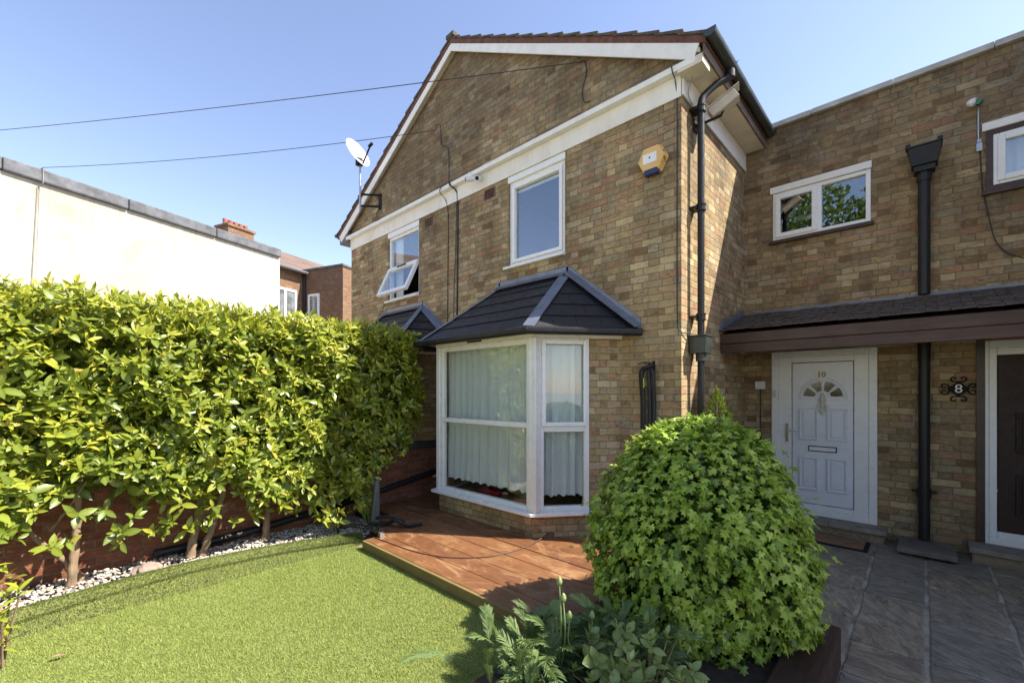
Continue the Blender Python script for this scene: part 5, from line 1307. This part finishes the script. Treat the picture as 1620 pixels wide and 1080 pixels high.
# black plastic bumper strip and straps by the hedge foot
PB = thing('plastic_offcuts', (-4.70, 2.62, .1), 'black plastic post and trim pieces lying on the deck corner by the hedge', 'plastic parts')
m_ = MB(); m_.add([(-4.80,2.60,.10),(-4.70,2.56,.10),(-4.62,2.64,.10),(-4.72,2.68,.10),(-4.86,2.70,.62),(-4.76,2.66,.62),(-4.74,2.72,.62),(-4.84,2.76,.62)], [(0,3,2,1),(4,5,6,7),(0,1,5,4),(1,2,6,5),(2,3,7,6),(3,0,4,7)]); m_.build('post', plain('dull_green_plastic', (.045,.05,.04), .4), PB, bevel=.015)
m_ = MB()
m_.tube(cat_pts([(-4.72, 2.55, .13), (-4.55, 2.70, .14), (-4.45, 2.74, .19), (-4.35, 2.84, .13), (-4.26, 2.98, .14)], 5), [.025]*21, 6)
m_.tube(cat_pts([(-4.66, 2.62, .2), (-4.52, 2.72, .22), (-4.46, 2.85, .15), (-4.40, 2.80, .16)], 5), .022, 6)
m_.build('trim', M['black_plastic'], PB)
m_ = MB(); c_ = cat_pts([(-5.0, 2.30, .06), (-4.8, 2.35, .12), (-4.6, 2.43, .13), (-4.42, 2.52, .125), (-4.32, 2.50, .125)], 6)
for p, q in zip(c_, c_[1:]): m_.beam(p, q, .012, .045)
sb = m_.build('strap', M['black_plastic'], PB)
m_ = MB()
for t in (10, 11, 12, 16, 19): p = c_[t]; m_.tube([p + Vector((.004, -.010, .022)), p + Vector((.004, -.0065, .022))], .005, 8)
m_.build('stud', M['upvc'], sb)
m_ = MB(); m_.box(-4.30, -4.26, 2.44, 2.47, .102, .155); m_.box(-4.33, -4.27, 2.475, 2.50, .102, .14); m_.build('clip', M['metal'], PB)

# power cable with plug on deck
PC = thing('power_cable', (-3.4, 2.8, .1), 'brown mains cable with a black plug curving over the sunny deck', 'cable')
m_ = MB(); m_.tube(cat_pts([(-4.30, 2.40, .106), (-4.05, 2.42, .106), (-3.65, 2.46, .106), (-3.30, 2.58, .106), (-3.05, 2.82, .106), (-2.95, 3.1, .106), (-2.93, 3.40, .11), (-2.96, 3.66, .13), (-2.97, 3.80, .15)], 8), .0055, 8); m_.build('flex', plain('brown_flex', (.09,.045,.03), .45), PC, smooth=True)
m_ = MB(); m_.box(-3.0, -2.945, 3.74, 3.80, .103, .155); m_.box(-2.985, -2.955, 3.80, 3.83, .11, .16)
for k in (-.012, .012): m_.box(-2.945, -2.92, 3.77+k-.003, 3.77+k+.003, .12, .128)
m_.build('plug', M['black_plastic'], PC, bevel=.004)

# red box inside the bay
m_ = MB(); m_.box(-4.22, -3.86, 3.84, 3.96, .356, .42); RB_ = thing('toolbox', (-4.04, 3.9, .355), 'low red box on the floorboards behind the bay window glass', 'box')
m_.build('case', M['red_plastic'], RB_, bevel=.012); m_ = MB(); m_.tube(cat_pts([(-4.13, 3.9, .42), (-4.11, 3.9, .445), (-3.97, 3.9, .445), (-3.95, 3.9, .42)], 4), .007, 6); m_.build('handle', M['red_plastic'], RB_)

# white post of the neighbour's window seen past the hedge is the mirrored bay itself

# ================================================================== TREES ACROSS THE STREET (mirrored in the windows)
def tree(x, y, h, r, label, seed):
    rg = np.random.default_rng(seed); rs = random.Random(seed)
    t = thing('street_tree', (x, y, 0), label, 'tree', 'trees across the street')
    m_ = MB(); m_.tube(cat_pts([(x, y, -.05), (x+.1, y, h*.25), (x-.05, y+.1, h*.5), (x, y, h*.75)], 5), [.22-.012*i for i in range(16)], 10)
    cl = []
    for k in range(14):
        a = rs.uniform(0, 6.28); rr = r*rs.uniform(.35, .9); z = h*rs.uniform(.45, .92); c = (x+rr*math.cos(a), y+rr*math.sin(a), z); cl.append((c, r*rs.uniform(.28, .5)))
        m_.tube(cat_pts([(x, y, h*rs.uniform(.25, .5)), (x+rr*.5*math.cos(a), y+rr*.5*math.sin(a), z*.8), c], 4), [.07-.006*i for i in range(9)], 6)
    m_.build('trunk', M['bark'], t)
    P_ = []
    for c, s in cl:
        n = 900; d = unit(rg.normal(size=(n, 3)))*(rg.random((n, 1))**.4)*s; P_.append(np.array(c)+d*np.array([1, 1, .75]))
    P_ = np.concatenate(P_); n = len(P_)
    V, F = scatter(LV, LF, P_, frames(rg.normal(size=(n, 3)), rg.normal(size=(n, 3))+np.array([0, 0, .8])), np.stack([rg.uniform(.14, .24, n)]*3, 1)*np.array([1.5, 1, 1]))
    np_mesh('crown', V, F, M['tree_leaf'], t, attrs={'tint': np.repeat(rg.random(n), len(LV)), 'mid': np.tile(LM, n)})
tree(-3.0, -11.5, 9.9, 3.4, 'leafy street tree straight behind the viewer, reflected in the upstairs panes', 11)
tree(1.5, -13.5, 9.5, 3.0, 'leafy street tree behind the viewer to the right', 12)
tree(9.5, -6.5, 7.5, 2.6, 'leafy street tree far to the viewer\'s right', 13)

FHG = thing('street_hedge', (1, -4.6, 0), 'clipped hedge along the street behind the viewer', 'hedge')
n = 9000; P_ = np.stack([rng.uniform(-4.3, 7, n), rng.uniform(-4.9, -4.3, n), rng.uniform(.05, 1.9, n)], 1); P_[:, 2] += .08*np.sin(P_[:, 0]*3)
V, F = scatter(LV, LF, P_, frames(rng.normal(size=(n, 3)), rng.normal(size=(n, 3))+np.array([0, .5, .8])), rng.uniform(.09, .16, n))
np_mesh('foliage', V, F, M['laurel'], FHG, attrs={'tint': np.repeat(rng.uniform(0, .7, n), len(LV)), 'mid': np.tile(LM, n)})
m_ = MB()
for k in range(14): m_.tube([(-4+k*.8, -4.6, -.05), (-3.95+k*.8, -4.62, 1.5)], [.03, .01], 6)
m_.build('stem', M['bark'], FHG)

lf = MB(); lf.add([(v[0]*.07-3.93, v[1]*.07+.0, .035+v[2]*.07) for v in LV], [tuple(int(q) for q in f) for f in LF]); tag(lf.build('fallen_leaf', M['bark']), 'single dead brown leaf lying on the near left of the lawn', 'leaf')
